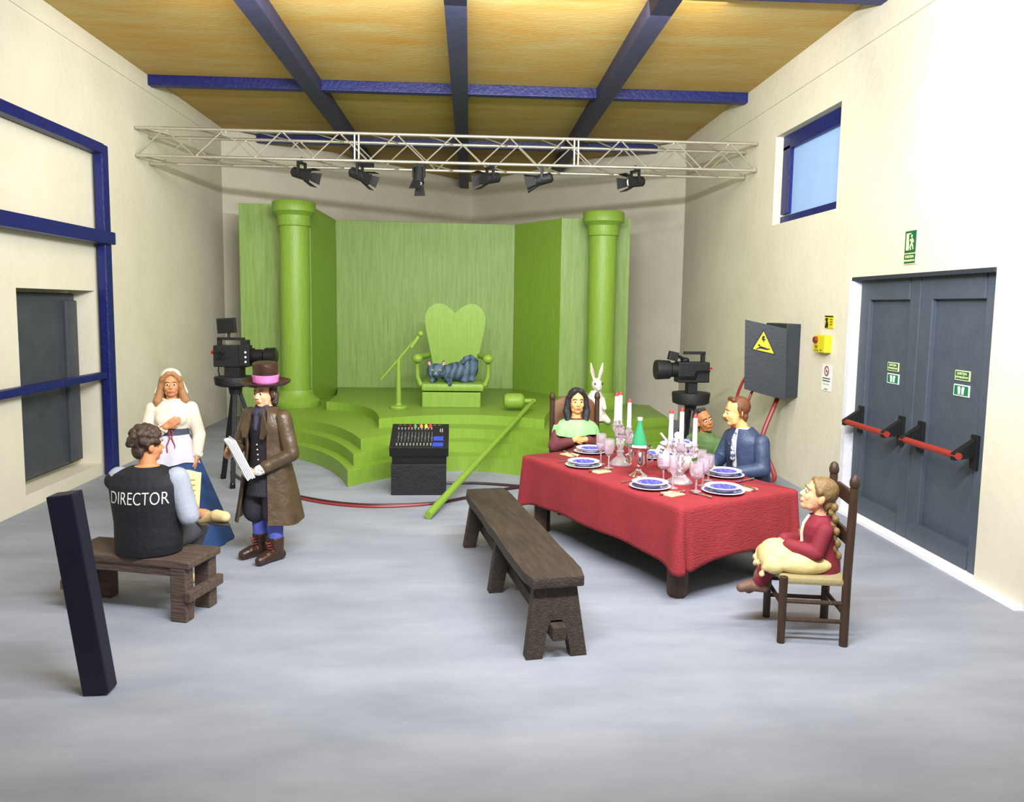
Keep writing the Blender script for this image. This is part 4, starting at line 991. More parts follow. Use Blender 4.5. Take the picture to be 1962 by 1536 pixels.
# lettering laid onto the back of the vest
from mathutils.bvhtree import BVHTree
bv = BVHTree.FromPolygons([v.co[:] for v in vest.data.vertices], [p.vertices[:] for p in vest.data.polygons])
def letters_on(txt, size, zc, xc, spacing):
    cu = bpy.data.curves.new('lettering', 'FONT'); cu.body = txt; cu.size = size; cu.extrude = .0015; cu.align_x = 'CENTER'; cu.align_y = 'CENTER'; cu.space_character = spacing; cu.offset = -.0015
    o = bpy.data.objects.new('lettering', cu); COL.objects.link(o)
    me = bpy.data.meshes.new_from_object(o.evaluated_get(bpy.context.evaluated_depsgraph_get())); bpy.data.objects.remove(o)
    bm = bmesh.new(); bm.from_mesh(me); bmesh.ops.triangulate(bm, faces=bm.faces[:])
    for _ in range(3):
        lg = [e for e in bm.edges if e.calc_length() > .02]
        if not lg: break
        bmesh.ops.subdivide_edges(bm, edges=lg, cuts=1); bmesh.ops.triangulate(bm, faces=bm.faces[:])
    for v in bm.verts:
        x, z, n = xc-v.co.x*.66, zc+v.co.y, v.co.z
        h = bv.ray_cast(Vector((x, 1, z)), Vector((0, -1, 0)))
        y = h[0].y if h[0] else .17
        v.co = Vector((x, y+.004+n, z))
    bm.to_mesh(me); bm.free()
    return link('lettering', me, mat('letter_white', (206, 206, 200), .7), vest, False)
letters_on('DIRECTOR', .130, .885, .01, 1.02)
nw = thing('newspaper', 'yellowed newspaper held by the seated person', 'newspaper', (-2.17, 6.06, .72), R_(12))
nw.scale = (.8, .8, .9)
vs = []; fs = []
for j in range(7):
    for i in range(7): vs.append(((i-3)*.035+.02*j/6, -.03*math.sin(i*.9)+.01*j, j*.05+.02*math.sin(i*.8)))
for j in range(6):
    for i in range(6): fs.append((j*7+i, j*7+i+1, (j+1)*7+i+1, (j+1)*7+i))
me = bpy.data.meshes.new('sheet'); me.from_pydata(vs, [], fs); sh = link('sheet', me, NEWS, nw); sh.modifiers.new('t', 'SOLIDIFY').thickness = .006
mb = MB(); mb.box((-.05, -.05, .22), (.07, .006, .08))
for k in range(5): mb.box((.04, -.04, .06+k*.045), (.09, .006, .012)); mb.box((-.05, -.045, .04+k*.03), (.07, .006, .008))
pr = mb.build('printed_columns', mat('ink_brown', (150, 130, 92), .8), nw, smooth=False); pr['kind'] = 'stuff'

# ---- standing woman in white blouse and blue skirt
d = thing('person', 'standing woman in white blouse, blue skirt and white cap', 'person', (-2.81, 7.52, 0), R_(14))
hc = V(0, -.01, 1.525); hm = HM(6, 0, 0)
torso = [('l', [(0, 0, .88, .15, .115), (0, 0, .98, .135, .10), (0, 0, 1.06, .12, .09), (0, -.01, 1.18, .15, .11), (0, 0, 1.28, .165, .10), (0, 0, 1.345, .12, .075), (0, 0, 1.38, .06, .055)])]
aL = limb((-.165, 0, 1.29), (-.235, -.03, 1.03), (-.04, -.165, 1.14), .052, .044, .03)
aR = limb((.165, 0, 1.29), (.235, .01, 1.03), (.215, -.10, .83), .052, .044, .03)
legs = limb((-.09, 0, .9), (-.09, -.01, .5), (-.09, .01, .09), .085, .06, .042)+limb((.09, 0, .9), (.09, -.01, .5), (.09, .01, .09), .085, .06, .042)
ft = foot((-.09, .01, .08), (-.10, -.14, .04))+foot((.09, .01, .08), (.10, -.14, .04))
hd = hand((-.04, -.165, 1.14), (.75, -.12, .5), (0, 1, .1), .95, -1, .25)+hand((.215, -.10, .83), (-.1, -.15, -1), (-1, 0, .1), .95, -1, .35)
blob('body', torso+aL+aR+legs+ft+hd+[('c', (0, 0, 1.34), (0, -.008, 1.44), .05, .048)]+head_prims(hc, hm, .98, .85), SKINT, d, .006)
face_parts(hc, hm, .98, d, LIP, HLB)
blob('blouse', torso+[('e', (-.065, -.075, 1.20), (.06, .05, .055)), ('e', (.065, -.075, 1.20), (.06, .05, .055))]+limb((-.165, 0, 1.29), (-.235, -.03, 1.03), (-.09, -.13, 1.10), .052, .044, .032)+limb((.165, 0, 1.29), (.235, .01, 1.03), (.218, -.085, .87), .052, .044, .034), CREAM, d, .008, 3, .017)
for c_, e_ in (((-.075, -.14, 1.11), (0, 0, 0)), ((.217, -.09, .86), (0, 0, 0))):
    random.seed(2); blob('cuff', [('e', V(*c_)+V(.04*math.cos(a), .04*math.sin(a)*.8, .012*math.sin(3*a)), .018) for a in [i*.5236 for i in range(12)]], CREAM, d, .006, 1)
blob('collar', [('e', (.075*math.cos(a), -.005+.065*math.sin(a), 1.375+.006*math.sin(4*a)), .016) for a in [i*.3927 for i in range(16)]], CREAM, d, .006, 1)
sk = interp_rings([(0, 0, 1.05, .135, .105), (0, 0, .95, .18, .15), (.01, 0, .70, .26, .23), (.05, -.01, .35, .35, .31), (.08, -.02, .012, .44, .38)], 14)
shell('skirt', sk, -180, 180, BSKIRT, d, .0, .012, 60, .018, 9)
shell('apron', interp_rings([(0, 0, 1.05, .14, .11), (0, 0, .95, .19, .16), (0, 0, .86, .22, .195), (0, -.0, .78, .24, .22)], 8), -75, 80, APRON, d, .006, .010, 30, .012, 9, .02)
shell('belt', [(0, 0, 1.13, .145, .115), (0, 0, 1.09, .142, .112), (0, 0, 1.045, .142, .112), (0, 0, 1.01, .158, .128)], -180, 180, BELT, d, .006, .012, 40)
for k in (-1, 1):
    mb = MB(); mb.tube([(.0, -.135, 1.12), (k*.018, -.142, 1.08), (k*.008, -.145, 1.03), (k*.035, -.165, .96), (k*.03, -.18, .90)], .006, n=6); mb.build('red_lace', mat('lace_red', (140, 44, 48), .6), d)
T = lambda x, y, z: hc+hm @ (V(x, y, z)*.98)
hr = [('e', T(0, .025, .04), (.088, .098, .094), hm.to_euler())]
for k in (-1, 1):
    hr += [('c', T(k*.075, -.02, .05), T(k*.092, .0, -.06), .030, .034), ('c', T(k*.092, .0, -.06), T(k*.12, -.01, -.16), .036, .042), ('c', T(k*.12, -.01, -.16), T(k*.125, -.01, -.215), .044, .03), ('c', T(k*.02, -.062, .105), T(k*.075, -.035, .045), .026, .026)]
hr += [('c', T(0, .08, -.02), T(0, .10, -.22), .075, .06), ('c', T(-.07, .06, -.05), T(-.11, .05, -.24), .05, .035), ('c', T(.07, .06, -.05), T(.11, .05, -.24), .05, .035)]
blob('hair', hr, HLB, d, .007, 3)
cp = [('e', T(0, .040, .062), (.096, .098, .088), hm.to_euler())]
for k in (-1, 1): cp += [('c', T(k*.09, .05, .03), T(k*.125, .03, -.07), .018, .022), ('e', T(k*.13, .025, -.085), (.022, .02, .025))]
blob('cap', cp, CREAM, d, .007, 3)

# ---- standing person in a long brown coat and hat, holding papers
d = thing('person', 'standing person in long brown coat and banded hat holding papers', 'person', (-1.80, 7.02, 0), R_(-28))
hc = V(0, -.02, 1.505); hm = HM(4, 2, 0)
torso = [('l', [(0, 0, .80, .16, .13), (0, 0, .95, .15, .115), (0, 0, 1.08, .15, .11), (0, -.01, 1.22, .175, .125), (0, 0, 1.31, .18, .11), (0, 0, 1.36, .13, .08), (0, 0, 1.39, .065, .06)])]
aL = limb((-.185, 0, 1.29), (-.255, -.06, 1.02), (-.20, -.27, .97), .06, .05, .034)
aR = limb((.185, 0, 1.29), (.285, -.01, .98), (.07, -.225, .84), .06, .05, .034)
legs = limb((-.09, 0, .86), (-.10, -.01, .48), (-.11, .02, .10), .09, .065, .045)+limb((.09, 0, .86), (.10, -.03, .48), (.11, -.03, .10), .09, .065, .045)
ft = foot((-.11, .02, .09), (-.16, -.15, .045))+foot((.11, -.03, .09), (.09, -.21, .045))
hd = hand((-.20, -.27, .97), (.30, -.45, .5), (1, .3, 0), 1.0, 1, .55)+hand((.07, -.225, .84), (-.85, -.35, .05), (0, 0, 1), 1.0, 1, .45)
blob('body', torso+aL+aR+legs+ft+hd+[('c', (0, 0, 1.35), (0, -.015, 1.42), .055, .053)]+head_prims(hc, hm, 1.03), SKIN, d, .006)
face_parts(hc, hm, 1.03, d, LIP, HBR)
blob('waistcoat', torso[:1], BLKC, d, .009, 3, .012)
for i in range(4):
    mb = MB(); mb.ell((.012, -.139+.004*i, 1.06-.045*i), .008); mb.build('button', GOLDS, d)
ct = [(0, .0, 1.385, .085, .08), (0, 0, 1.33, .18, .115), (0, 0, 1.22, .20, .15), (0, 0, 1.05, .185, .145), (0, 0, .92, .20, .155), (0, .01, .75, .23, .19), (0, .02, .55, .265, .225), (0, .02, .36, .30, .255)]
shell('coat', interp_rings(ct, 21), 34, 326, COAT, d, .012, .018, 60, .012, 6, .008)
for k in (-1, 1):
    mb = MB(); P_ = [(k*.055, -.10, 1.375), (k*.10, -.135, 1.33), (k*.15, -.15, 1.20), (k*.115, -.165, 1.12), (k*.075, -.158, 1.12)]
    vsA = [Vector(p) for p in P_]; vsB = [v+Vector((0, -.016, 0)) for v in vsA]; n_ = len(P_)
    mb._add(vsA+vsB, [tuple(range(n_)), tuple(range(2*n_-1, n_-1, -1))]+[(i, (i+1) % n_, n_+(i+1) % n_, n_+i) for i in range(n_)]); mb.build('lapel', COAT, d)
blob('coat_sleeve', limb((-.185, 0, 1.29), (-.255, -.06, 1.02), (-.21, -.22, .98), .06, .05, .042), COAT, d, .008, 3, .018)
blob('coat_sleeve', limb((.185, 0, 1.29), (.285, -.01, .98), (.13, -.165, .875), .06, .05, .042), COAT, d, .008, 3, .018)
blob('shirt_cuff', [('c', (.135, -.17, .873), (.088, -.208, .848), .050, .046)], mat('cuff_speckled', (232, 230, 226), .7, col2=(150, 146, 142), scale=60, amount=2.5), d, .006, 1)
blob('shirt_cuff', [('c', (-.21, -.215, .98), (-.203, -.25, .972), .046, .044)], mat('cuff_speckled', (228, 226, 220)), d, .006, 1)
blob('breeches', [('l', [(0, 0, .86, .17, .14), (0, 0, .74, .18, .15), (0, -.02, .60, .20, .16)])]+[('c', (k*.095, -.03, .66), (k*.115, -.03, .44), .105, .118) for k in (-1, 1)], mat('cloth_black_striped', (32, 30, 38), .7, col2=(48, 46, 56), scale=6, stretch=(14, 1, .3), bump=.4, bscale=20, bstretch=(6, 6, .4)), d, .009, 3, .0)
for k, y in ((-1, .015), (1, -.03)):
    blob('sock', [('c', (k*.105, y-.005, .40), (k*.11, y, .20), .078, .064)], SOCK, d, .007, 2)
    f_ = foot((k*.11, y+.005, .09), (-.16, -.15, .045) if k < 0 else (.09, -.21, .045), 1.1)
    bt = blob('boot', f_+[('c', (k*.11, y+.005, .09), (k*.11, y, .19), .056, .064)], BOOT, d, .007, 2, .008)
    for i in range(4):
        mb = MB(); mb.tube([(k*.11-.028, y-.062-.012*(3-i), .19-.028*i), (k*.11, y-.074-.014*(3-i), .185-.028*i), (k*.11+.028, y-.062-.012*(3-i), .19-.028*i)], .0055, n=6); mb.build('red_lace', mat('lace_red', (140, 44, 48)), bt)
blob('neck_scarf', [('c', (-.05, -.05, 1.375), (.05, -.05, 1.375), .032, .032), ('c', (-.04, -.10, 1.33), (.04, -.10, 1.33), .036, .036), ('c', (0, -.11, 1.33), (.0, -.135, 1.20), .036, .024)], mat('scarf_dark', (34, 32, 44), .7, col2=(64, 60, 84), scale=18, amount=1.5), d, .008, 2)
T = lambda x, y, z: hc+hm @ (V(x, y, z)*1.03)
blob('hair', [('e', T(0, .03, .03), (.088, .098, .095), hm.to_euler()), ('c', T(-.07, .05, -.02), T(-.075, .04, -.08), .035, .03), ('c', T(.07, .05, -.02), T(.075, .04, -.08), .035, .03), ('c', T(0, .09, 0), T(0, .08, -.09), .05, .05), ('c', T(-.078, -.01, .03), T(-.085, .0, -.03), .02, .018), ('c', T(.078, -.01, .03), T(.085, .0, -.03), .02, .018)], HBR, d, .007, 3)
HT = Matrix.Translation(T(0, .02, .075)) @ Matrix.Rotation(R_(4), 4, 'X') @ Matrix.Rotation(R_(3), 4, 'Y')
mb = MB(); mb.lathe([(.10, -.012), (.17, -.006), (.205, .016), (.212, .03), (.198, .032), (.165, .014), (.10, .008)], n=40, sy=1.05, M=HT.to_3x3().to_4x4()); brm = mb.build('hat_brim', BOOT, d, M=Matrix.Translation(HT.translation))
mb = MB(); mb.lathe([(.104, .0), (.106, .05), (.108, .10), (.110, .16), (.108, .185), (.098, .195), (.0001, .198)], n=36, M=HT.to_3x3().to_4x4()); mb.build('hat_crown', BOOT, d, M=Matrix.Translation(HT.translation))
mb = MB(); mb.lathe([(.108, .012), (.113, .03), (.112, .05), (.117, .07), (.116, .088), (.114, .090)], n=36, M=HT.to_3x3().to_4x4(), closed=False); hbnd = mb.build('hat_band', PINK, d, M=Matrix.Translation(HT.translation)); hbnd.modifiers.new('t', 'SOLIDIFY').thickness = .006
pp = thing('paper_stack', 'stack of white papers held by the person in brown coat', 'papers', (-1.98, 6.76, .96), R_(-28))
PM = Matrix.Rotation(R_(-34), 4, 'Z') @ Matrix.Rotation(R_(25), 4, 'X')
for i in range(5):
    mb = MB(); mb.box((.004*i, -.02+.010*i, .004*((i*7) % 3)), (.24, .008, .36), rot=(0, 0, R_(1.2*(i-2)))); mb.build('sheet', PAPER, pp, smooth=False, M=PM)
mb = MB(); mb.box((.0, .034, -.0), (.25, .008, .37)); mb.build('folder', mat('folder_lilac', (196, 192, 224), .7), pp, smooth=False, M=PM)

# ---- woman with green shawl at the head of the table
d = thing('person', 'seated dark haired woman in maroon dress with light green shawl', 'person', (1.18, 8.60, 0), R_(9))
hc = V(0, -.05, 1.265); hm = HM(-6, 0, 0)
torso = [('l', [(0, 0, .46, .19, .16), (0, 0, .55, .18, .15), (0, -.01, .70, .15, .12), (0, -.02, .85, .165, .125), (0, -.02, .95, .18, .12), (0, -.03, 1.03, .15, .09), (0, -.04, 1.08, .065, .06)])]
aL = limb((-.18, -.02, .97), (-.25, -.06, .77), (-.06, -.20, .86), .056, .048, .034)
aR = limb((.18, -.02, .97), (.25, -.06, .77), (.06, -.20, .86), .056, .048, .034)
legs = limb((-.09, -.02, .53), (-.10, -.40, .52), (-.10, -.38, .10), .09, .065, .045)+limb((.09, -.02, .53), (.10, -.40, .52), (.10, -.38, .10), .09, .065, .045)
ft = foot((-.10, -.38, .09), (-.10, -.53, .045))+foot((.10, -.38, .09), (.10, -.53, .045))
hd = hand((-.06, -.20, .86), (.95, -.1, .05), (0, 1, 0), .95, -1, .25)+hand((.06, -.20, .875), (-.95, -.16, .1), (0, 1, 0), .95, 1, .25)
blob('body', torso+aL+aR+legs+ft+hd+[('c', (0, -.04, 1.03), (0, -.045, 1.16), .055, .052)]+head_prims(hc, hm, 1.12), SKINY, d, .006)
face_parts(hc, hm, 1.12, d, LIP, HBK)
blob('dress', torso+limb((-.18, -.02, .97), (-.25, -.06, .77), (-.10, -.17, .84), .056, .05, .042)+limb((.18, -.02, .97), (.25, -.06, .77), (.10, -.17, .84), .056, .05, .042)+[('c', (-.09, -.05, .53), (-.10, -.40, .52), .10, .09), ('c', (.09, -.05, .53), (.10, -.40, .52), .10, .09), ('l', [(0, -.42, .50, .20, .10), (0, -.42, .30, .20, .10), (0, -.42, .12, .21, .11)])], MARO, d, .009, 3, .018)
shell('shawl', [(0, -.03, 1.065, .12, .10), (0, -.03, 1.03, .19, .14), (0, -.03, .99, .235, .165), (0, -.03, .93, .250, .185), (0, -.03, .90, .252, .19)], -170, 170, SHAWL, d, .012, .018, 50, .012, 11, .012)
T = lambda x, y, z: hc+hm @ (V(x, y, z)*1.12)
hr = [('e', T(0, .025, .045), (.100, .110, .102), hm.to_euler())]
for k in (-1, 1): hr += [('c', T(k*.03, -.06, .105), T(k*.085, -.02, .03), .032, .032), ('c', T(k*.085, -.015, .03), T(k*.10, -.01, -.10), .034, .04), ('c', T(k*.10, -.01, -.10), T(k*.085, -.04, -.20), .046, .034)]
hr += [('c', T(0, .08, 0), T(0, .09, -.18), .09, .07)]
blob('hair', hr, HBK, d, .008, 3)

# ---- boy in green
d = thing('person', 'seated boy in olive green jacket looking up at the man beside him', 'person', (2.50, 8.0, .10), R_(-50))
hc = V(.0, -.08, 1.04); hm = HM(66, -10, -18)
torso = [('l', [(0, 0, .46, .17, .14), (0, 0, .55, .17, .14), (0, -.01, .68, .145, .115), (0, -.03, .78, .155, .115), (0, -.04, .84, .15, .10), (0, -.05, .89, .09, .075), (0, -.055, .92, .055, .055)])]
aL = limb((-.155, -.04, .82), (-.20, -.12, .62), (-.10, -.30, .64), .05, .042, .03)
aR = limb((.155, -.04, .82), (.20, -.10, .62), (.08, -.28, .62), .05, .042, .03)
legs = limb((-.08, -.02, .52), (-.09, -.36, .50), (-.09, -.34, .02), .08, .058, .04)+limb((.08, -.02, .52), (.09, -.36, .50), (.09, -.34, .02), .08, .058, .04)
ft = foot((-.09, -.34, .0), (-.09, -.47, -.045), .9)+foot((.09, -.34, .0), (.09, -.47, -.045), .9)
hd = hand((-.10, -.30, .64), (.5, -.8, .0), (0, 0, -1), .85, 1, .3)+hand((.08, -.28, .62), (-.5, -.8, 0), (0, 0, -1), .85, -1, .3)
blob('body', torso+aL+aR+legs+ft+hd+[('c', (0, -.05, .88), (0, -.07, .97), .048, .046)]+head_prims(hc, hm, 1.0), SKINB, d, .006)
face_parts(hc, hm, 1.0, d, LIPD, HBK)
blob('jacket', torso+aL+aR, OLIVE, d, .008, 3, .018)
blob('jacket_collar', [('c', (-.07, -.02, .90), (.07, -.02, .90), .028, .028), ('c', (-.075, -.03, .90), (-.03, -.13, .84), .026, .018), ('c', (.075, -.03, .90), (.03, -.13, .84), .026, .018)], OLIVE, d, .007, 2)
blob('trousers', legs+[('e', (0, 0, .51), (.16, .13, .09))], TGREY, d, .010, 2, .014)
for k in (0, 3): blob('shoe', ft[k:k+3], BOOT, d, .008, 2, .008)
T = lambda x, y, z: hc+hm @ V(x, y, z)
blob('hair', [('e', T(0, .030, .048), (.083, .094, .090), hm.to_euler()), ('e', T(0, .07, -.03), (.06, .035, .05), hm.to_euler()), ('c', T(-.03, -.03, .118), T(.03, -.03, .118), .02, .02)], HBK, d, .007, 3)

# ---- man with moustache in a blue jacket
d = thing('person', 'seated man with moustache in dark blue jacket, in profile', 'person', (2.72, 7.36, .12), R_(-66))
hc = V(-.04, -.15, 1.20); hm = HM(-24, 4, 0)
torso = [('l', [(0, 0, .46, .20, .17), (0, 0, .55, .20, .165), (0, -.01, .70, .175, .14), (0, -.04, .86, .20, .145), (0, -.06, .95, .195, .125), (0, -.075, 1.01, .13, .09), (0, -.085, 1.04, .065, .062)])]
aL = limb((-.20, -.05, .93), (-.27, -.12, .70), (-.16, -.33, .68), .062, .052, .036)
aR = limb((.20, -.05, .93), (.27, -.08, .69), (.15, -.30, .65), .062, .052, .036)
legs = limb((-.10, -.02, .53), (-.12, -.42, .50), (-.12, -.38, .02), .095, .07, .046)+limb((.10, -.02, .53), (.12, -.42, .50), (.12, -.38, .02), .095, .07, .046)
ft = foot((-.12, -.38, .0), (-.12, -.54, -.045))+foot((.12, -.38, .0), (.12, -.54, -.045))
hd = hand((-.16, -.33, .68), (.5, -.8, 0), (0, 0, -1), 1.0, 1, .35)+hand((.15, -.30, .65), (-.5, -.8, .1), (0, 0, -1), 1.0, -1, .35)
blob('body', torso+aL+aR+legs+ft+hd+[('c', (0, -.08, 1.0), (-.03, -.13, 1.12), .062, .058)]+head_prims(hc, hm, 1.10), SKINY, d, .006)
face_parts(hc, hm, 1.10, d, LIPD, HCH)
blob('shirt', [('l', [(0, -.02, .66, .15, .15), (0, -.05, .86, .16, .155), (0, -.07, .95, .14, .13), (0, -.085, 1.02, .085, .085), (0, -.09, 1.05, .072, .07)])], cloth('cloth_white_shirt', (232, 232, 238), (216, 216, 226)), d, .008, 2)
blob('necktie', [('c', (-.005, -.175, 1.005), (-.005, -.205, .93), .016, .020), ('c', (-.005, -.205, .93), (-.005, -.205, .76), .020, .026)], mat('tie_striped', (52, 62, 96), .6, col2=(190, 192, 206), scale=30, stretch=(1, 1, 1.6), amount=3), d, .006, 1)
ct = [(0, -.08, 1.045, .085, .08), (0, -.065, .985, .17, .12), (0, -.05, .93, .215, .15), (0, -.03, .82, .215, .17), (0, -.01, .68, .20, .165), (0, 0, .55, .225, .19), (0, 0, .47, .235, .20)]
shell('jacket', interp_rings(ct, 16), 11, 349, BLUEJ, d, .012, .02, 60, .010, 5)
for aa in (aL, aR): blob('jacket_sleeve', aa[:1]+[('c', aa[1][1], Vector(aa[1][1]).lerp(Vector(aa[1][2]), .85), .055, .046)], BLUEJ, d, .008, 3, .018)
for k in (-1, 1): blob('jacket_lapel', [('c', (k*.075, -.05, 1.045), (k*.085, -.15, 1.0), .020, .024), ('c', (k*.085, -.15, 1.0), (k*.065, -.20, .88), .024, .014)], BLUEJ, d, .007, 2)
blob('trousers', legs+[('e', (0, 0, .51), (.19, .15, .09))], TGREY, d, .010, 2, .014)
for k in (0, 3): blob('shoe', ft[k:k+3], BOOT, d, .008, 2, .008)
T = lambda x, y, z: hc+hm @ (V(x, y, z)*1.10)
blob('hair', [('e', T(0, .035, .045), (.094, .102, .10), hm.to_euler()), ('e', T(0, .062, -.04), (.074, .040, .065), hm.to_euler()), ('c', T(-.045, -.035, .110), T(.045, -.035, .110), .026, .026), ('c', T(-.082, .0, .04), T(-.085, .01, -.03), .018, .014), ('c', T(.082, .0, .04), T(.085, .01, -.03), .018, .014)], HCH, d, .007, 2)
blob('moustache', [('c', T(0, -.108, -.050), T(-.034, -.094, -.062), .014, .009), ('c', T(0, -.108, -.050), T(.034, -.094, -.062), .014, .009)], HCH, d, .005, 1)

# ---- girl with braids on the near chair
d = thing('person', 'seated girl with blond braids in crimson jacket and cream apron', 'person', (2.46, 5.325, 0), R_(-99))
hc = V(0, .02, .995); hm = HM(-4, -20, 0)
torso = [('l', [(0, .05, .46, .145, .13), (0, .05, .54, .14, .125), (0, .05, .64, .12, .10), (0, .04, .73, .13, .10), (0, .04, .79, .125, .09), (0, .04, .83, .09, .065), (0, .04, .86, .045, .045)])]
aL = limb((-.125, .04, .77), (-.16, -.02, .62), (-.06, -.20, .645), .043, .037, .027)
aR = limb((.125, .04, .77), (.16, -.02, .62), (.06, -.20, .645), .043, .037, .027)
lgA = limb((-.07, .03, .53), (-.075, -.29, .54), (-.06, -.33, .35), .072, .055, .038); lgB = limb((.07, .03, .53), (.075, -.28, .54), (.02, -.36, .36), .072, .055, .038)
fA = foot((-.06, -.33, .33), (-.06, -.42, .265), .82); fB = foot((.02, -.36, .34), (.02, -.49, .30), .82)
hd = hand((-.06, -.20, .645), (.5, -.8, -.05), (0, 0, -1), .8, 1, .25)+hand((.06, -.20, .645), (-.5, -.8, -.05), (0, 0, -1), .8, -1, .25)
blob('body', torso+aL+aR+lgA+lgB+fA+fB+hd+[('c', (0, .04, .82), (0, .035, .90), .042, .042)]+head_prims(hc, hm, 1.06, .88), SKIN, d, .005)
face_parts(hc, hm, 1.06, d, LIP, HBL)
blob('jacket', torso+aL[:1]+aR[:1]+[('c', a[1][1], Vector(a[1][1]).lerp(Vector(a[1][2]), .88), .040, .034) for a in (aL, aR)], MARO2, d, .007, 3, .016)
mb = MB(); mb.tube([(0, -.03, .855), (0, -.066, .79), (0, -.078, .73), (0, -.075, .66)], [.012, .014, .014, .012], n=8); mb.build('jacket_edging', CREAM, d)
ap = [('e', (0, -.08, .57), (.185, .19, .075)), ('e', (0, -.24, .575), (.175, .12, .085)), ('e', (.0, -.33, .53), (.165, .045, .085)), ('e', (.14, -.1, .53), (.06, .20, .07)), ('e', (-.14, -.1, .53), (.06, .20, .07)), ('e', (.13, -.29, .52), (.06, .08, .07)), ('e', (-.13, -.29, .52), (.06, .08, .07))]
random.seed(5)
for i in range(26): ap.append(('e', (random.uniform(-.15, .15), random.choice([-.35, -.37, -.33]), random.uniform(.44, .50)), .022))
blob('apron', ap, cloth('cloth_cream_yellow', (232, 216, 160), (206, 184, 122)), d, .008, 2)
blob('trousers', [lgA[1], lgB[1], ('c', lgA[0][1], lgA[0][2], .06, .05), ('c', lgB[0][1], lgB[0][2], .06, .05)], MARO2, d, .008, 2, .014)
for f_, l_ in ((fA, lgA), (fB, lgB)):
    an = Vector(l_[1][2]); blob('boot', f_+[('c', an, an+Vector((0, .01, .04)), .045, .05)], TAUPE, d, .006, 2, .006)
T = lambda x, y, z: hc+hm @ (V(x, y, z)*1.06)
hr = [('e', T(0, .022, .042), (.092, .106, .100), hm.to_euler()), ('e', T(0, .075, -.03), (.065, .04, .06), hm.to_euler()), ('c', T(-.02, -.055, .09), T(-.078, -.015, .03), .024, .022), ('c', T(.02, -.055, .09), T(.078, -.015, .03), .024, .022)]
blob('hair', hr, HBL, d, .007, 2)
for k in (-1, 1):
    st = V(k*.085, .10, .935); en = V(k*.125, .135, .60)
    if k < 0: en = V(-.12, -.06, .66); st = V(-.085, .06, .90)
    pr_ = []
    for i in range(9):
        t = i/8; p = st.lerp(en, t)+V(.010*(-1)**i, .008*(-1)**i, 0)
        pr_.append(('e', p, (.028-.008*t, .026-.006*t, .030)))
    blob('braid', pr_, HBL, d, .005, 1)

# ---- cat on the throne
def stripe_mat(name, a, b, sc):
    m = mat(name, a, .7); nt = m.node_tree; N = nt.nodes; L = nt.links
    w = N.new('ShaderNodeTexWave'); w.inputs['Scale'].default_value = sc; w.inputs['Distortion'].default_value = 9.0; w.inputs['Detail'].default_value = 2
    tc = N.new('ShaderNodeTexCoord'); L.new(tc.outputs['Object'], w.inputs['Vector'])
    r = N.new('ShaderNodeValToRGB'); r.color_ramp.elements[0].color = lin(a); r.color_ramp.elements[1].color = lin(b); r.color_ramp.elements[0].position = .35; r.color_ramp.elements[1].position = .65
    L.new(w.outputs['Fac'], r.inputs['Fac']); L.new(r.outputs['Color'], N['Principled BSDF'].inputs['Base Color'])
    return m
CAT = stripe_mat('fur_blue_grey', (80, 102, 122), (54, 70, 88), 2.6)
d = thing('cat', 'blue grey striped cat lying on the green throne', 'cat', (-.27, 13.03, 1.035))
hq = V(-.27, -.18, .185)
body = [('e', (.10, .02, .17), (.28, .19, .16)), ('e', (.24, .03, .21), (.18, .18, .19)), ('e', (-.06, -.02, .15), (.20, .16, .14)), ('c', (-.05, -.05, .16), (-.20, -.12, .18), .12, .11),
        ('e', hq, (.165, .125, .13)), ('e', hq+V(-.005, -.10, -.04), (.075, .05, .048)), ('e', hq+V(-.075, -.05, -.04), (.065, .06, .062)), ('e', hq+V(.075, -.05, -.04), (.065, .06, .062)),
        ('c', (-.10, -.14, .06), (-.05, -.30, .045), .055, .045), ('c', (-.05, -.30, .045), (-.045, -.38, .0), .042, .036), ('c', (-.30, -.1, .05), (-.34, -.24, .035), .05, .04), ('c', (.30, -.08, .05), (.16, -.18, .04), .065, .045),
        ('c', (.36, .06, .20), (.37, .0, .34), .05, .048), ('c', (.37, .0, .34), (.29, -.06, .41), .048, .046), ('c', (.29, -.06, .41), (.20, -.10, .39), .046, .042), ('c', (.20, -.10, .39), (.17, -.13, .33), .042, .034)]
for k in (-1, 1): body += [('c', hq+V(k*.095, .0, .08), hq+V(k*.125, -.005, .175), .044, .012)]
blob('body', body, CAT, d, .007, 3)
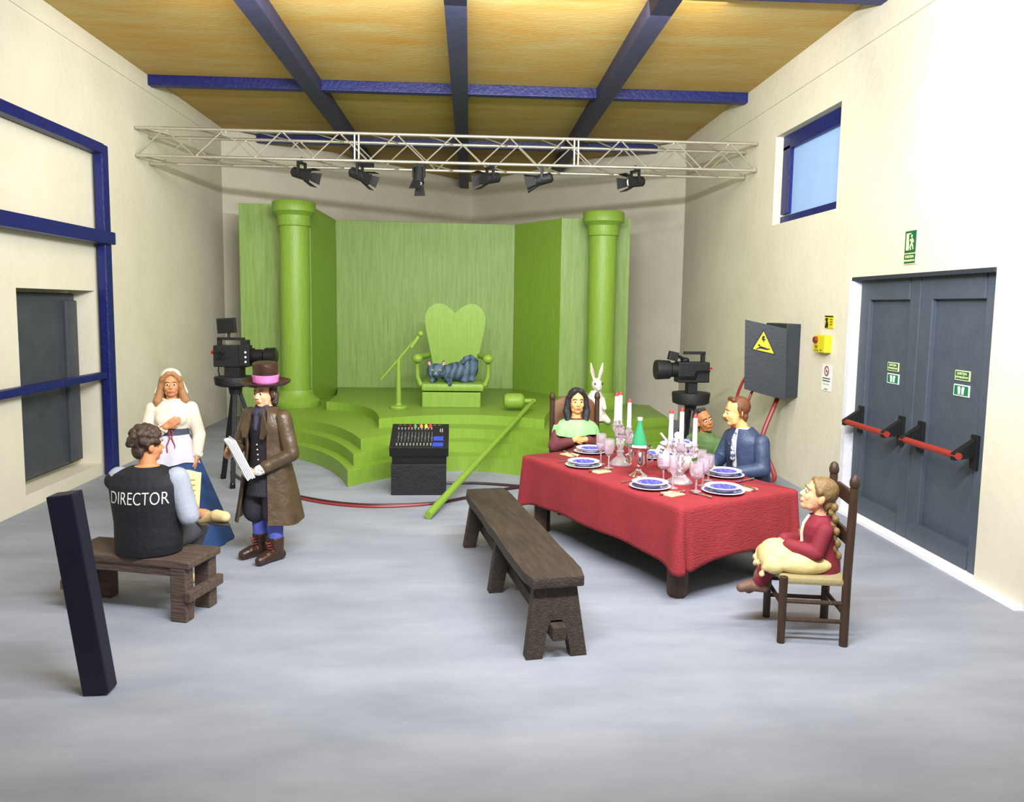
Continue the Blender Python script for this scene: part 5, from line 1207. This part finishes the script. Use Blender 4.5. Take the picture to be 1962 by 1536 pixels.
for k in (-1, 1):
    mb = MB(); mb.ell(hq+V(k*.116, -.034, .125), (.020, .010, .036), rot=(0, R_(k*14), 0)); mb.build('inner_ear', mat('ear_pink', (206, 150, 146), .6), d)
    mb = MB(); mb.ell(hq+V(k*.062, -.116, .028), (.022, .010, .017)); e = mb.build('eye', mat('cat_eye', (150, 170, 120), .2), d)
    mb = MB(); mb.ell(hq+V(k*.062, -.126, .028), (.005, .003, .014)); mb.build('pupil', INK, e)
mb = MB(); mb.ell(hq+V(-.005, -.149, -.022), (.017, .009, .011)); mb.build('nose', mat('ear_pink', (206, 150, 146)), d)
mb = MB(); mb.tube([hq+V(-.040, -.138, -.062), hq+V(-.022, -.147, -.066), hq+V(-.005, -.151, -.052), hq+V(.012, -.147, -.066), hq+V(.030, -.138, -.062)], .004, n=6); mb.build('mouth', INK, d)

# ---- white rabbit sitting on the stage
FUR = mat('fur_white', (226, 222, 214), .8, col2=(206, 202, 194), scale=14, bump=.5, bscale=50)
d = thing('rabbit', 'white rabbit sitting upright on the stage behind the woman', 'rabbit', (1.98, 12.15, .50), R_(14))
hq = V(0, -.05, .60)
body = [('l', [(0, .05, .02, .17, .18), (0, .05, .14, .19, .19), (0, .03, .30, .155, .15), (0, .0, .42, .12, .11), (0, -.02, .50, .075, .075)]), ('e', hq, (.082, .095, .098)), ('e', hq+V(0, -.075, -.04), (.052, .055, .058)),
        ('c', (-.13, -.02, .08), (-.14, -.20, .04), .075, .045), ('c', (.13, -.02, .08), (.14, -.20, .04), .075, .045), ('c', (-.10, -.05, .36), (-.09, -.17, .24), .045, .034), ('c', (.10, -.05, .36), (.09, -.17, .24), .045, .034), ('e', (0, .24, .08), .07)]
for k in (-1, 1): body += [('c', hq+V(k*.04, .02, .07), hq+V(k*.075, .02, .20), .022, .032), ('c', hq+V(k*.075, .02, .20), hq+V(k*.10, .02, .33), .032, .012)]
blob('body', body, FUR, d, .008, 3)
for k in (-1, 1):
    mb = MB(); mb.tube([hq+V(k*.055, -.006, .12), hq+V(k*.078, -.014, .21), hq+V(k*.094, -.006, .29)], [.008, .017, .007], n=8); mb.build('inner_ear', mat('ear_pale_pink', (226, 182, 176), .7), d)
    mb = MB(); mb.ell(hq+V(k*.062, -.075, .015), (.012, .014, .017)); mb.build('eye', INK, d)
mb = MB(); mb.ell(hq+V(0, -.128, -.03), (.014, .008, .010)); mb.build('nose', mat('ear_pink', (206, 150, 146)), d)
